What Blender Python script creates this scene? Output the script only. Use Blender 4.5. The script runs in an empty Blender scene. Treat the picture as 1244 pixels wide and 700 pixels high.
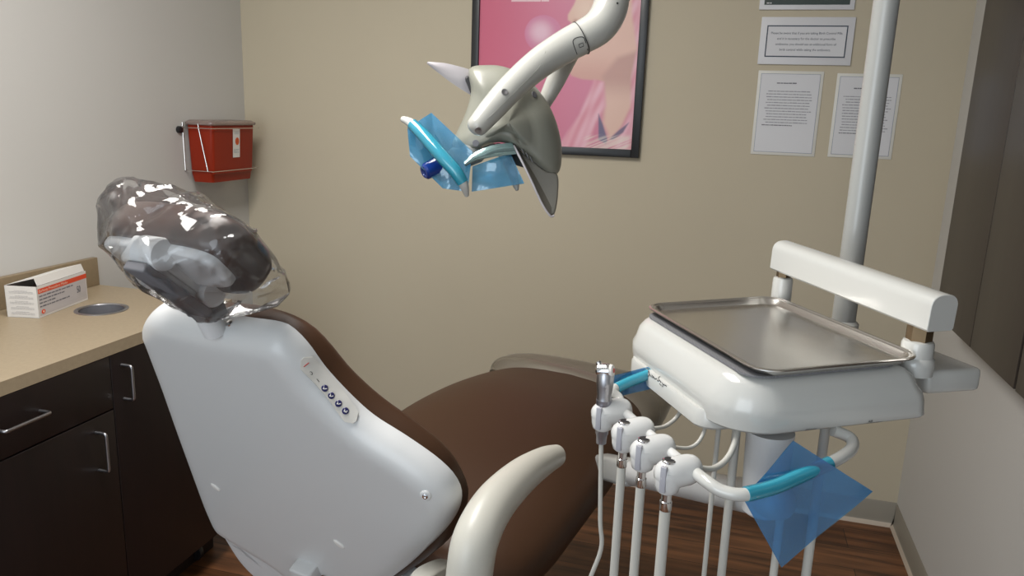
import bpy, bmesh, math, random
import numpy as np
from mathutils import Vector as V, Matrix
from mathutils.bvhtree import BVHTree
random.seed(4)
S = bpy.context.scene
R = math.radians

# ------------------------------------------------------------------ camera
FPX, CX, CY = 936.0, 622.0, 350.0
PITCH, YAW, ROLL = R(12.84), R(15.25), R(2.01)
CAM = V((0, 0, 1.5))
FW = V((-math.sin(YAW) * math.cos(PITCH), math.cos(YAW) * math.cos(PITCH), -math.sin(PITCH)))
r0 = V((math.cos(YAW), math.sin(YAW), 0)); d0 = FW.cross(r0)
RT = r0 * math.cos(ROLL) - d0 * math.sin(ROLL)
DN = r0 * math.sin(ROLL) + d0 * math.cos(ROLL)
cd = bpy.data.cameras.new('camera'); cam = bpy.data.objects.new('camera', cd)
S.collection.objects.link(cam); S.camera = cam
cd.sensor_width = 36; cd.lens = FPX / 1244 * 36; cd.clip_start = 0.02
M = Matrix((RT, -DN, -FW)).transposed().to_4x4(); M.translation = CAM
cam.matrix_world = M
cd.dof.use_dof = False

# ------------------------------------------------------------------ world, lights, exposure
S.view_settings.view_transform = 'Standard'; S.view_settings.look = 'None'
S.view_settings.gamma = 1; S.view_settings.use_curve_mapping = False
S.view_settings.exposure = 0.14
w = bpy.data.worlds.new('world'); S.world = w; w.use_nodes = True
w.node_tree.nodes['Background'].inputs[0].default_value = (0.80, 0.90, 1.0, 1)
w.node_tree.nodes['Background'].inputs[1].default_value = 0.78

def area(name, loc, rot, sx, sy, power, col):
    l = bpy.data.lights.new(name, 'AREA'); l.shape = 'RECTANGLE'; l.size = sx; l.size_y = sy
    l.energy = power; l.color = col
    o = bpy.data.objects.new(name, l); S.collection.objects.link(o); o.location = loc; o.rotation_euler = rot
    return o
area('ceiling_troffer_light', (-0.95, 1.05, 2.57), (0, 0, 0), 0.55, 1.15, 35, (1.0, 0.98, 0.95))
area('doorway_daylight', (-0.9, -1.7, 1.5), (R(90), 0, R(-8)), 1.6, 1.6, 22, (0.86, 0.94, 1.0))

# ------------------------------------------------------------------ pixel to world helpers
def ray(x, y): return RT * ((x - CX) / FPX) + DN * ((y - CY) / FPX) + FW
def vd(x, y, d): return CAM + ray(x, y) * d                       # at depth d
def pz(x, y, z): r = ray(x, y); return CAM + r * ((z - 1.5) / r.z)
def py_(x, y, Y): r = ray(x, y); return CAM + r * (Y / r.y)
def px_(x, y, X): r = ray(x, y); return CAM + r * (X / r.x)
def pp(x, y, P, n): r = ray(x, y); return CAM + r * ((V(P) - CAM).dot(n) / r.dot(n))
def proj(p):
    q = V(p) - CAM; z = q.dot(FW); return (q.dot(RT) / z * FPX + CX, q.dot(DN) / z * FPX + CY)

# ------------------------------------------------------------------ materials
def mat(name, col, rough=0.5, metal=0.0, spec=0.5, noise=None, bump=None, coat=0, alpha=None, sub=0):
    m = bpy.data.materials.new(name); m.use_nodes = True; nt = m.node_tree; b = nt.nodes['Principled BSDF']
    b.inputs['Base Color'].default_value = (*col, 1); b.inputs['Roughness'].default_value = rough
    b.inputs['Metallic'].default_value = metal; b.inputs['Specular IOR Level'].default_value = spec
    b.inputs['Coat Weight'].default_value = coat; b.inputs['Coat Roughness'].default_value = 0.08
    tc = nt.nodes.new('ShaderNodeTexCoord')
    if noise:
        sc, amt = noise
        n = nt.nodes.new('ShaderNodeTexNoise'); n.inputs['Scale'].default_value = sc; n.inputs['Detail'].default_value = 4
        nt.links.new(tc.outputs['Object'], n.inputs['Vector'])
        mx = nt.nodes.new('ShaderNodeMix'); mx.data_type = 'RGBA'
        mx.inputs[6].default_value = (*[c * (1 - amt) for c in col], 1); mx.inputs[7].default_value = (*[min(1, c * (1 + amt)) for c in col], 1)
        nt.links.new(n.outputs['Fac'], mx.inputs[0]); nt.links.new(mx.outputs[2], b.inputs['Base Color'])
    if bump:
        sc, st = bump
        n = nt.nodes.new('ShaderNodeTexNoise'); n.inputs['Scale'].default_value = sc; n.inputs['Detail'].default_value = 3
        nt.links.new(tc.outputs['Object'], n.inputs['Vector'])
        bp = nt.nodes.new('ShaderNodeBump'); bp.inputs['Strength'].default_value = st; bp.inputs['Distance'].default_value = 0.002
        nt.links.new(n.outputs['Fac'], bp.inputs['Height']); nt.links.new(bp.outputs[0], b.inputs['Normal'])
    return m

def wood_floor():
    m = mat('plank_floor', (0.1, 0.05, 0.02), 0.38); nt = m.node_tree; b = nt.nodes['Principled BSDF']
    tc = nt.nodes.new('ShaderNodeTexCoord')
    br = nt.nodes.new('ShaderNodeTexBrick'); br.offset = 0.37; br.inputs['Scale'].default_value = 1.0
    br.inputs['Brick Width'].default_value = 1.2; br.inputs['Row Height'].default_value = 0.14
    br.inputs['Mortar Size'].default_value = 0.0015; br.inputs['Mortar'].default_value = (0.02, 0.01, 0.006, 1)
    br.inputs['Color1'].default_value = (0.105, 0.044, 0.018, 1); br.inputs['Color2'].default_value = (0.19, 0.085, 0.038, 1)
    nt.links.new(tc.outputs['Object'], br.inputs['Vector'])
    mp = nt.nodes.new('ShaderNodeMapping'); mp.inputs['Scale'].default_value = (1.6, 22, 1)
    nt.links.new(tc.outputs['Object'], mp.inputs['Vector'])
    n = nt.nodes.new('ShaderNodeTexNoise'); n.inputs['Scale'].default_value = 1.6; n.inputs['Detail'].default_value = 6
    nt.links.new(mp.outputs[0], n.inputs['Vector'])
    cr = nt.nodes.new('ShaderNodeValToRGB'); cr.color_ramp.elements[0].position = 0.34; cr.color_ramp.elements[1].position = 0.68
    cr.color_ramp.elements[0].color = (0.38, 0.34, 0.32, 1); cr.color_ramp.elements[1].color = (1.35, 1.25, 1.15, 1)
    nt.links.new(n.outputs['Fac'], cr.inputs[0])
    mx = nt.nodes.new('ShaderNodeMix'); mx.data_type = 'RGBA'; mx.blend_type = 'MULTIPLY'; mx.inputs[0].default_value = 1
    nt.links.new(br.outputs['Color'], mx.inputs[6]); nt.links.new(cr.outputs[0], mx.inputs[7])
    nt.links.new(mx.outputs[2], b.inputs['Base Color'])
    return m

def dark_wood(name, c1, c2, rough, axis_scale=(30, 30, 1.5)):
    m = mat(name, c1, rough); nt = m.node_tree; b = nt.nodes['Principled BSDF']
    tc = nt.nodes.new('ShaderNodeTexCoord'); mp = nt.nodes.new('ShaderNodeMapping'); mp.inputs['Scale'].default_value = axis_scale
    nt.links.new(tc.outputs['Object'], mp.inputs['Vector'])
    n = nt.nodes.new('ShaderNodeTexNoise'); n.inputs['Scale'].default_value = 2; n.inputs['Detail'].default_value = 5
    nt.links.new(mp.outputs[0], n.inputs['Vector'])
    mx = nt.nodes.new('ShaderNodeMix'); mx.data_type = 'RGBA'; mx.inputs[6].default_value = (*c1, 1); mx.inputs[7].default_value = (*c2, 1)
    nt.links.new(n.outputs['Fac'], mx.inputs[0]); nt.links.new(mx.outputs[2], b.inputs['Base Color'])
    return m

def film(name, tint, gloss=0.18, rough=0.06, diff=None, dfac=0.0, bump=0.0, bscale=40):
    """thin see-through plastic sheet"""
    m = bpy.data.materials.new(name); m.use_nodes = True; nt = m.node_tree
    for n in list(nt.nodes): nt.nodes.remove(n)
    out = nt.nodes.new('ShaderNodeOutputMaterial')
    t = nt.nodes.new('ShaderNodeBsdfTransparent'); t.inputs[0].default_value = (*tint, 1)
    last = t
    if diff:
        d = nt.nodes.new('ShaderNodeBsdfDiffuse'); d.inputs[0].default_value = (*diff, 1)
        m1 = nt.nodes.new('ShaderNodeMixShader'); m1.inputs[0].default_value = dfac
        nt.links.new(t.outputs[0], m1.inputs[1]); nt.links.new(d.outputs[0], m1.inputs[2]); last = m1
    g = nt.nodes.new('ShaderNodeBsdfGlossy'); g.inputs['Roughness'].default_value = rough
    fr = nt.nodes.new('ShaderNodeFresnel'); fr.inputs[0].default_value = 1.5
    ml = nt.nodes.new('ShaderNodeMath'); ml.operation = 'MULTIPLY_ADD'; ml.inputs[1].default_value = 0.9; ml.inputs[2].default_value = gloss * 0.25
    ml.use_clamp = True
    nt.links.new(fr.outputs[0], ml.inputs[0])
    m2 = nt.nodes.new('ShaderNodeMixShader'); nt.links.new(ml.outputs[0], m2.inputs[0])
    nt.links.new(last.outputs[0], m2.inputs[1]); nt.links.new(g.outputs[0], m2.inputs[2])
    if bump:
        tc = nt.nodes.new('ShaderNodeTexCoord'); n = nt.nodes.new('ShaderNodeTexNoise'); n.inputs['Scale'].default_value = bscale
        n.inputs['Detail'].default_value = 2; n.inputs['Distortion'].default_value = 1.5
        nt.links.new(tc.outputs['Object'], n.inputs['Vector'])
        bp = nt.nodes.new('ShaderNodeBump'); bp.inputs['Strength'].default_value = bump; bp.inputs['Distance'].default_value = 0.01
        nt.links.new(n.outputs['Fac'], bp.inputs['Height'])
        nt.links.new(bp.outputs[0], g.inputs['Normal']); nt.links.new(bp.outputs[0], fr.inputs['Normal'])
    nt.links.new(m2.outputs[0], out.inputs[0])
    return m

M_beige = mat('beige_paint', (0.52, 0.46, 0.345), 0.75, noise=(3, 0.03), bump=(300, 0.08))
M_white = mat('offwhite_paint', (0.56, 0.55, 0.525), 0.75, noise=(3, 0.02), bump=(300, 0.08))
M_ceil = mat('ceiling_paint', (0.75, 0.74, 0.71), 0.9)
M_floor = wood_floor()
M_base = mat('cove_base', (0.27, 0.245, 0.20), 0.5)
M_basetoe = mat('cove_base_toe', (0.55, 0.47, 0.38), 0.45)
M_espresso = dark_wood('espresso_laminate', (0.005, 0.003, 0.003), (0.013, 0.006, 0.006), 0.42)
M_walnut = dark_wood('brown_laminate', (0.036, 0.028, 0.022), (0.056, 0.045, 0.037), 0.36)
M_dark = mat('dark_gap', (0.006, 0.005, 0.005), 0.7)
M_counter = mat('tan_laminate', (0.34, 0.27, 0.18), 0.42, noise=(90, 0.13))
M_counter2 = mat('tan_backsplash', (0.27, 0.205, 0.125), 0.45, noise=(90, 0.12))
M_steel = mat('brushed_steel', (0.74, 0.71, 0.67), 0.25, 1.0, noise=(8, 0.05))
M_chrome = mat('chrome', (0.75, 0.75, 0.76), 0.12, 1.0)
M_satin = mat('satin_metal', (0.42, 0.42, 0.44), 0.32, 1.0)
M_bronze = mat('bronze_hex', (0.16, 0.11, 0.06), 0.35, 0.7)
M_black = mat('black_plastic', (0.012, 0.012, 0.014), 0.4)
M_red = mat('red_plastic', (0.25, 0.019, 0.004), 0.42, spec=0.3)
M_clear = film('clear_lid', (0.80, 0.72, 0.68), 0.4, 0.2, (0.55, 0.4, 0.36), 0.45)
M_label = mat('white_label', (0.72, 0.70, 0.67), 0.6)
M_paper = mat('laminated_paper', (0.66, 0.66, 0.68), 0.35)
M_paperedge = mat('laminate_edge', (0.68, 0.67, 0.62), 0.35)
M_ink = mat('grey_ink', (0.16, 0.16, 0.18), 0.7)
M_navy = mat('slate_ink', (0.055, 0.07, 0.10), 0.6)
M_blueink = mat('pale_blue_ink', (0.27, 0.30, 0.38), 0.6)
M_greenink = mat('dark_green_ink', (0.04, 0.06, 0.055), 0.5)
M_orange = mat('orange_red_ink', (0.72, 0.07, 0.02), 0.5)
M_card = mat('white_card', (0.70, 0.68, 0.65), 0.6)
M_greyprint = mat('grey_print', (0.52, 0.49, 0.49), 0.6)
M_shell = mat('white_shell', (0.58, 0.585, 0.585), 0.34, coat=0.15)
M_gloss = mat('glossy_white', (0.55, 0.55, 0.525), 0.18, coat=0.35)
M_arm = mat('ivory_plastic', (0.52, 0.505, 0.45), 0.36)
M_holder = mat('holder_white', (0.64, 0.64, 0.63), 0.18, coat=0.4)
M_hose = mat('hose_rubber', (0.50, 0.49, 0.45), 0.45)
M_leather = mat('brown_vinyl', (0.052, 0.0245, 0.0125), 0.46, spec=0.22, noise=(2, 0.05), bump=(500, 0.12))
M_leather2 = mat('brown_vinyl_headrest', (0.058, 0.031, 0.023), 0.32, bump=(500, 0.1))
M_greymech = mat('grey_mechanism', (0.66, 0.67, 0.68), 0.4)
M_darkmech = mat('dark_mechanism', (0.15, 0.15, 0.165), 0.5)
M_panel = mat('panel_membrane', (0.58, 0.56, 0.52), 0.35)
M_btn = mat('navy_button', (0.012, 0.012, 0.09), 0.3)
M_redink = mat('red_ink', (0.45, 0.03, 0.02), 0.4)
M_lampgrey = mat('lamp_grey', (0.245, 0.245, 0.205), 0.33, coat=0.1)
M_lamparm = mat('lamp_arm_ivory', (0.47, 0.465, 0.43), 0.25, coat=0.3)
M_lampdark = mat('lamp_taupe', (0.20, 0.185, 0.155), 0.3)
M_reflect = mat('reflector', (0.70, 0.66, 0.69), 0.25, 0.1)
M_pole = mat('pole_grey', (0.38, 0.385, 0.37), 0.25, coat=0.2)
M_bag = film('clear_bag', (0.985, 0.985, 0.985), 0.06, 0.09, (0.85, 0.85, 0.87), 0.045)
M_blue = film('blue_film', (0.47, 0.71, 0.88), 0.16, 0.14, (0.10, 0.36, 0.66), 0.12, 0.10, 12)
M_blue3 = film('pale_blue_film', (0.60, 0.82, 0.93), 0.2, 0.10, (0.16, 0.50, 0.78), 0.20, 0.25, 16)
M_blue2 = film('blue_film_tight', (0.45, 0.90, 1.0), 0.2, 0.10, (0.05, 0.50, 0.72), 0.45)
M_toe = film('toe_cover_plastic', (0.90, 0.88, 0.84), 0.1, 0.3, (0.30, 0.25, 0.18), 0.28)
M_purple = mat('blue_knob', (0.01, 0.04, 0.25), 0.2, coat=0.5)
M_frame = mat('black_frame', (0.014, 0.014, 0.015), 0.3)
M_mat_ = mat('nonslip_mat', (0.16, 0.16, 0.17), 0.7, noise=(700, 0.9))
M_lightpanel = bpy.data.materials.new('light_diffuser'); M_lightpanel.use_nodes = True
_b = M_lightpanel.node_tree.nodes['Principled BSDF']; _b.inputs['Emission Color'].default_value = (1, 0.93, 0.82, 1)
_b.inputs['Emission Strength'].default_value = 3.0

# ------------------------------------------------------------------ object helpers
WP = {}
def ss(a, b, x): t = min(1, max(0, (x - a) / (b - a))); return t * t * (3 - 2 * t)
def link(o): S.collection.objects.link(o); return o
def thing(name, label, cat, loc, group=None):
    o = bpy.data.objects.new(name, None); link(o); o.location = loc; o.empty_display_size = 0.05
    o['label'] = label; o['category'] = cat
    if group: o['group'] = group
    WP[o] = V(loc); return o
def tag(o, label, cat, group=None):
    o['label'] = label; o['category'] = cat
    if group: o['group'] = group
    return o
def obj(name, bm, mats, parent=None, sharp=38, label=None):
    bmesh.ops.remove_doubles(bm, verts=bm.verts, dist=1e-6)
    bmesh.ops.recalc_face_normals(bm, faces=bm.faces)
    sa = R(sharp)
    for e in bm.edges:
        e.smooth = len(e.link_faces) == 1 or (len(e.link_faces) == 2 and e.calc_face_angle(0) <= sa)
    for f in bm.faces: f.smooth = True
    me = bpy.data.meshes.new(name)
    if parent is None:
        xs = [v.co for v in bm.verts]
        c = V(((min(p.x for p in xs) + max(p.x for p in xs)) / 2, (min(p.y for p in xs) + max(p.y for p in xs)) / 2, min(p.z for p in xs)))
    else: c = WP[parent]
    bmesh.ops.translate(bm, verts=bm.verts, vec=-c)
    bm.to_mesh(me); bm.free()
    for m in (mats if isinstance(mats, (list, tuple)) else [mats]): me.materials.append(m)
    o = bpy.data.objects.new(name, me); link(o)
    if parent is None: o.location = c
    else: o.parent = parent
    WP[o] = c.copy()
    if label: o['label'] = label
    return o
def struct(name, bm, m, parent=None):
    o = obj(name, bm, m, parent)
    if parent is None: o['kind'] = 'structure'
    return o

X, Y, Z = V((1, 0, 0)), V((0, 1, 0)), V((0, 0, 1))
def nb(): return bmesh.new()
def box(bm, c, h, ax=(X, Y, Z), r=0, seg=3, mi=0):
    t = nb(); bmesh.ops.create_cube(t, size=2)
    for v in t.verts: v.co = V((v.co.x * h[0], v.co.y * h[1], v.co.z * h[2]))
    if r: bmesh.ops.bevel(t, geom=list(t.edges), offset=r, segments=seg, affect='EDGES', profile=0.5)
    for v in t.verts: v.co = V(c) + ax[0] * v.co.x + ax[1] * v.co.y + ax[2] * v.co.z
    for f in t.faces: f.material_index = mi
    me = bpy.data.meshes.new('t'); t.to_mesh(me); t.free(); bm.from_mesh(me); bpy.data.meshes.remove(me)
    return bm
def bx(x0, x1, y0, y1, z0, z1, r=0, bm=None, mi=0):
    return box(bm or nb(), ((x0 + x1) / 2, (y0 + y1) / 2, (z0 + z1) / 2), ((x1 - x0) / 2, (y1 - y0) / 2, (z1 - z0) / 2), r=r, mi=mi)
def crom(pts, n, closed=False):
    P = [np.array(p, float) for p in pts]; L = len(P); out = []
    segs = L if closed else L - 1
    for i in range(segs):
        if closed: a, b, c, d = P[i - 1], P[i], P[(i + 1) % L], P[(i + 2) % L]
        else: a, b, c, d = P[max(i - 1, 0)], P[i], P[i + 1], P[min(i + 2, L - 1)]
        for k in range(n):
            t = k / n
            out.append(0.5 * ((2 * b) + (-a + c) * t + (2 * a - 5 * b + 4 * c - d) * t * t + (-a + 3 * b - 3 * c + d) * t ** 3))
    if not closed: out.append(P[-1])
    return out
def resample(P, N):
    P = [np.array(p) for p in P] + [np.array(P[0])]
    d = [0]
    for i in range(1, len(P)): d.append(d[-1] + np.linalg.norm(P[i] - P[i - 1]))
    A = np.array(P); t = np.linspace(0, d[-1], N + 1)[:-1]
    return [V([np.interp(x, d, A[:, k]) for k in range(3)]) for x in t]
def loft(bm, rings, cap0=True, cap1=True, closed=True, mi=0):
    vr = [[bm.verts.new(p) for p in r] for r in rings]
    n = len(vr[0])
    for a, b in zip(vr[:-1], vr[1:]):
        for i in range(n if closed else n - 1):
            j = (i + 1) % n
            f = bm.faces.new((a[i], a[j], b[j], b[i])); f.material_index = mi
    for flag, r in ((cap0, vr[0]), (cap1, vr[-1])):
        if flag:
            c = bm.verts.new(sum((v.co for v in r), V()) / n)
            for i in range(n):
                f = bm.faces.new((r[i], r[(i + 1) % n], c)); f.material_index = mi
    return bm
def tube(bm, pts, rad, seg=16, smooth=6, flat=1.0, up=None, ends=True, round_=0.0, mi=0):
    """pipe along pts; rad scalar or list; flat squashes the section along 'up'"""
    rad = list(rad) if isinstance(rad, (list, tuple)) else [rad] * len(pts)
    P4 = [(*p, r) for p, r in zip([tuple(p) for p in pts], rad)]
    Q = crom(P4, smooth) if smooth > 1 else [np.array(p) for p in P4]
    C = [V(q[:3]) for q in Q]; Rr = [q[3] for q in Q]
    if round_:
        t0 = (C[0] - C[1]).normalized(); t1 = (C[-1] - C[-2]).normalized()
        pre, post = [], []
        for a in (80, 60, 40, 20):
            pre.append((C[0] + t0 * Rr[0] * round_ * math.sin(R(a)), Rr[0] * math.cos(R(a))))
        for a in (20, 40, 60, 80):
            post.append((C[-1] + t1 * Rr[-1] * round_ * math.sin(R(a)), Rr[-1] * math.cos(R(a))))
        C = [p[0] for p in pre] + C + [p[0] for p in post]; Rr = [p[1] for p in pre] + Rr + [p[1] for p in post]
    u = None; rings = []
    for i, c in enumerate(C):
        t = (C[min(i + 1, len(C) - 1)] - C[max(i - 1, 0)]).normalized()
        if up is not None: u = V(up) - t * V(up).dot(t)
        elif u is None: u = t.orthogonal()
        else: u = u - t * u.dot(t)
        u.normalize(); v = t.cross(u)
        rings.append([c + (u * math.cos(a) * flat + v * math.sin(a)) * Rr[i] for a in [2 * math.pi * k / seg for k in range(seg)]])
    return loft(bm, rings, ends, ends, mi=mi)
def lathe(bm, base, axis, prof, seg=24, mi=0):
    """prof: list of (height, radius)"""
    axis = V(axis).normalized(); u = axis.orthogonal().normalized(); v = axis.cross(u)
    rings = [[V(base) + axis * h + (u * math.cos(a) + v * math.sin(a)) * max(r, 1e-5) for a in [2 * math.pi * k / seg for k in range(seg)]] for h, r in prof]
    return loft(bm, rings, mi=mi)
def pillow(bm, outline, n, front=(0.02, 0.1), back=(0.02, 0.1), depth=0.0, dome=(0, 0), N=72, smooth=8, interior=7, steps=6):
    """closed outline (world points) swollen both ways along n; front/back = (height, inset fraction)"""
    n = V(n).normalized()
    P = resample(crom([tuple(p) for p in outline], smooth, True), N)
    c = sum(P, V()) / N
    def side(h, e, dm, off, sg):
        out = []
        for k in range(1, steps + 1):
            a = math.pi / 2 * k / steps
            s = 1 - e * (1 - math.cos(a)); out.append((s, h * math.sin(a)))
        for k in range(1, interior):
            s = (1 - e) * (1 - k / interior); out.append((s, h + dm * (1 - (1 - k / interior) ** 2)))
        return [[c + (p - c) * s + n * (off + sg * hh) for p in P] for s, hh in out]
    fr = side(*front, dome[0], depth / 2, 1); bk = side(*back, dome[1], -depth / 2, -1)
    rim = [[p + n * depth / 2 for p in P]] if depth else [[p for p in P]]
    rim2 = [[p - n * depth / 2 for p in P]] if depth else []
    rings = list(reversed(fr)) + rim + rim2 + bk
    return loft(bm, rings)
def plaque(bm, outline, n, H=.04, w=.045, back=.004, smooth=8, N=170, grid=.012, dome=0.0, ex=None):
    """flat faced shell: closed outline on a plane, edge rounded over a band of width w, height H along n"""
    from mathutils.geometry import delaunay_2d_cdt
    n = V(n).normalized(); P = resample(crom([tuple(p) for p in outline], smooth, True), N); c = sum(P, V()) / N
    ex = (ex - n * ex.dot(n)).normalized() if ex else n.orthogonal().normalized(); ey = n.cross(ex)
    P2 = [((p - c).dot(ex), (p - c).dot(ey)) for p in P]; A = np.array(P2); B_ = np.roll(A, -1, 0); D_ = B_ - A; DD = (D_ ** 2).sum(1)
    def dist(q):
        t = np.clip(((q - A) * D_).sum(1) / DD, 0, 1); return float(np.sqrt((((A + D_ * t[:, None]) - q) ** 2).sum(1).min()))
    area2 = (A[:, 0] * B_[:, 1] - A[:, 1] * B_[:, 0]).sum(); sg = 1 if area2 > 0 else -1
    pts = [V(p) for p in P2]; dl = [0.0] * N
    T = np.roll(A, -1, 0) - np.roll(A, 1, 0); T /= np.linalg.norm(T, axis=1)[:, None]; Nn = np.stack([-T[:, 1], T[:, 0]], 1) * sg
    ks = [1 - math.cos(math.pi / 2 * k / 9) for k in range(1, 10)] + [1.12]
    for k, f in enumerate(ks):
        for i in range(0, N, 1 if k < 8 else 2):
            q = A[i] + Nn[i] * w * f; d = dist(q)
            if d > w * f * .97 and inpoly(q[0], q[1], P2): pts.append(V(q)); dl.append(d)
    lo, hi = A.min(0), A.max(0)
    for x in np.arange(lo[0], hi[0], grid):
        for y in np.arange(lo[1], hi[1], grid):
            if inpoly(x, y, P2):
                d = dist(np.array([x, y]))
                if d > w * 1.2: pts.append(V((x, y))); dl.append(d)
    r = delaunay_2d_cdt(pts, [(i, (i + 1) % N) for i in range(N)], [list(range(N)) if sg > 0 else list(range(N))[::-1]], 1, 1e-7)
    vs = []; dmax = max(dl)
    for p in r[0]:
        d = dist(np.array([p.x, p.y])); t = min(1, d / w); h = H * math.sqrt(max(0, 1 - (1 - t) ** 2)) + dome * (d / dmax) ** 1.0 * (1 if t >= 1 else t)
        if d < 1e-5: h = 0
        vs.append(bm.verts.new(c + ex * p.x + ey * p.y + n * h))
    for f in r[2]: bm.faces.new([vs[i] for i in f])
    rim = [vs[i] for i in range(N)]
    rb = [bm.verts.new(v.co - n * back) for v in rim]; cb = bm.verts.new(c - n * back)
    for i in range(N):
        j = (i + 1) % N; bm.faces.new((rim[i], rim[j], rb[j], rb[i])); bm.faces.new((rb[i], rb[j], cb))
    return bm
def inpoly(x, y, P):
    c = False
    for i in range(len(P)):
        (x1, y1), (x2, y2) = P[i], P[i - 1]
        if (y1 > y) != (y2 > y) and x < (x2 - x1) * (y - y1) / (y2 - y1) + x1: c = not c
    return c
def sheet(bm, P, thick=0.0006, closed=False):
    """P: rows of points; a thin two-sided sheet with real thickness"""
    rows = [[V(p) for p in r] for r in P]; m, n = len(rows), len(rows[0])
    def nrm(i, j):
        a = rows[min(i + 1, m - 1)][j] - rows[max(i - 1, 0)][j]; b = rows[i][min(j + 1, n - 1)] - rows[i][max(j - 1, 0)]
        q = a.cross(b); return q.normalized() if q.length > 1e-9 else V((0, 0, 1))
    A = [[bm.verts.new(rows[i][j] + nrm(i, j) * thick / 2) for j in range(n)] for i in range(m)]
    B = [[bm.verts.new(rows[i][j] - nrm(i, j) * thick / 2) for j in range(n)] for i in range(m)]
    for i in range(m - 1):
        for j in range(n - 1):
            bm.faces.new((A[i][j], A[i + 1][j], A[i + 1][j + 1], A[i][j + 1]))
            bm.faces.new((B[i][j], B[i][j + 1], B[i + 1][j + 1], B[i + 1][j]))
    for j in range(n - 1):
        bm.faces.new((A[0][j], A[0][j + 1], B[0][j + 1], B[0][j])); bm.faces.new((A[-1][j + 1], A[-1][j], B[-1][j], B[-1][j + 1]))
    for i in range(m - 1):
        bm.faces.new((A[i + 1][0], A[i][0], B[i][0], B[i + 1][0])); bm.faces.new((A[i][-1], A[i + 1][-1], B[i + 1][-1], B[i][-1]))
    return bm
def quad_sheet(bm, a, b, c, d, nu, nv, fn=None, thick=0.0005):
    """bilinear sheet a-b (u) / d-c, displaced by fn(u,v)"""
    a, b, c, d = map(V, (a, b, c, d))
    rows = []
    for i in range(nv + 1):
        v = i / nv; row = []
        for j in range(nu + 1):
            u = j / nu; p = (a * (1 - u) + b * u) * (1 - v) + (d * (1 - u) + c * u) * v
            if fn: p = p + fn(u, v)
            row.append(p)
        rows.append(row)
    return sheet(bm, rows, thick)
def text(bm, s, size, o, ex, ey, n, off=0.0006, align='LEFT', ext=0.0, shear=0.0, mi=0, squeeze=1.0):
    cu = bpy.data.curves.new('t', 'FONT'); cu.body = s; cu.size = size; cu.align_x = align; cu.shear = shear
    cu.resolution_u = 2
    ob = bpy.data.objects.new('t', cu); link(ob); dg = bpy.context.evaluated_depsgraph_get(); dg.update()
    me = ob.evaluated_get(dg).to_mesh()
    vs = [bm.verts.new(V(o) + ex * v.co.x * squeeze + ey * v.co.y + n * off) for v in me.vertices]
    for p in me.polygons:
        try: f = bm.faces.new([vs[i] for i in p.vertices]); f.material_index = mi
        except ValueError: pass
    bpy.data.objects.remove(ob); bpy.data.curves.remove(cu)
    return bm
def plate(bm, o, ex, ey, n, x0, x1, y0, y1, off, mi=0):
    vs = [bm.verts.new(V(o) + ex * x + ey * y + n * off) for x, y in ((x0, y0), (x1, y0), (x1, y1), (x0, y1))]
    f = bm.faces.new(vs); f.material_index = mi
def words(bm, o, ex, ey, n, x0, x1, y, h, off, mi=0, seed=0, gap=0.3):
    """a line of word-like marks too small to read"""
    rr = random.Random(seed); x = x0
    while x < x1 - h:
        wd = h * rr.uniform(1.2, 5.0); e = min(x + wd, x1)
        plate(bm, o, ex, ey, n, x, e, y, y + h * rr.uniform(0.75, 1.0), off, mi); x = e + h * gap * 2
def caster(ob, px, py, tries=12):
    """hit point and normal on a mesh seen at a pixel (to seat screws and buttons on its surface)"""
    me = ob.data; W = WP[ob]
    bv = BVHTree.FromPolygons([v.co + W for v in me.vertices], [tuple(p.vertices) for p in me.polygons])
    for k in range(tries):
        h = bv.ray_cast(CAM, ray(px, py - k).normalized())
        if h[0] is not None: break
    if h[0] is None: raise RuntimeError('miss %s %s %s' % (ob.name, px, py))
    n = h[1]
    if n.dot(ray(px, py)) > 0: n = -n
    return h[0], n

# ================================================================== ROOM
LX, BY, RX, RY, H = -2.045, 2.99, 0.734, -1.75, 2.6
struct('floor', bx(LX - .1, RX + .1, RY, BY + .1, -.1, 0), M_floor)
struct('ceiling', bx(LX - .1, RX + .1, RY, BY + .1, H, H + .1), M_ceil)
struct('wall_back', bx(LX - .1, RX + .1, BY, BY + .1, 0, H), M_beige)
struct('wall_left', bx(LX - .1, LX, RY, BY, 0, H), M_white)
struct('wall_right', bx(RX, RX + .1, RY, BY, 0, H), M_white)
def baseboard(name, prof_dir, a, b, h=0.10):
    # cove base: thin upright with a toe that flares out at the floor
    bm = nb(); n = V(prof_dir)
    prof = [(0, 0), (0.014, 0), (0.013, 0.006), (0.007, 0.016), (0.004, 0.026), (0.004, h - 0.003), (0.002, h), (0, h)]
    loft(bm, [[V(p) + n * x + Z * z for x, z in prof] for p in (a, b)])
    for f in bm.faces:
        if f.calc_center_median().z < 0.016: f.material_index = 1
    o = struct(name, bm, [M_base, M_basetoe]); return o
baseboard('baseboard_back', (0, -1, 0), (LX, BY, 0), (RX, BY, 0))
baseboard('baseboard_right', (-1, 0, 0), (RX, RY, 0), (RX, BY - .014, 0))
baseboard('baseboard_left', (1, 0, 0), (LX, 2.11, 0), (LX, BY - .014, 0))

lt = thing('ceiling_light', 'recessed white ceiling light panel above the dental chair', 'light', (-0.95, 1.05, 2.6))
bm = nb()
for a in ((-1.25, -1.225, .45, 1.65), (-.675, -.65, .45, 1.65), (-1.225, -.675, .45, .475), (-1.225, -.675, 1.625, 1.65)): bx(*a, 2.585, 2.6, bm=bm)
obj('frame', bm, M_card, lt)
obj('diffuser', bx(-1.225, -.675, .475, 1.625, 2.592, 2.598), M_lightpanel, lt)

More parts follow.
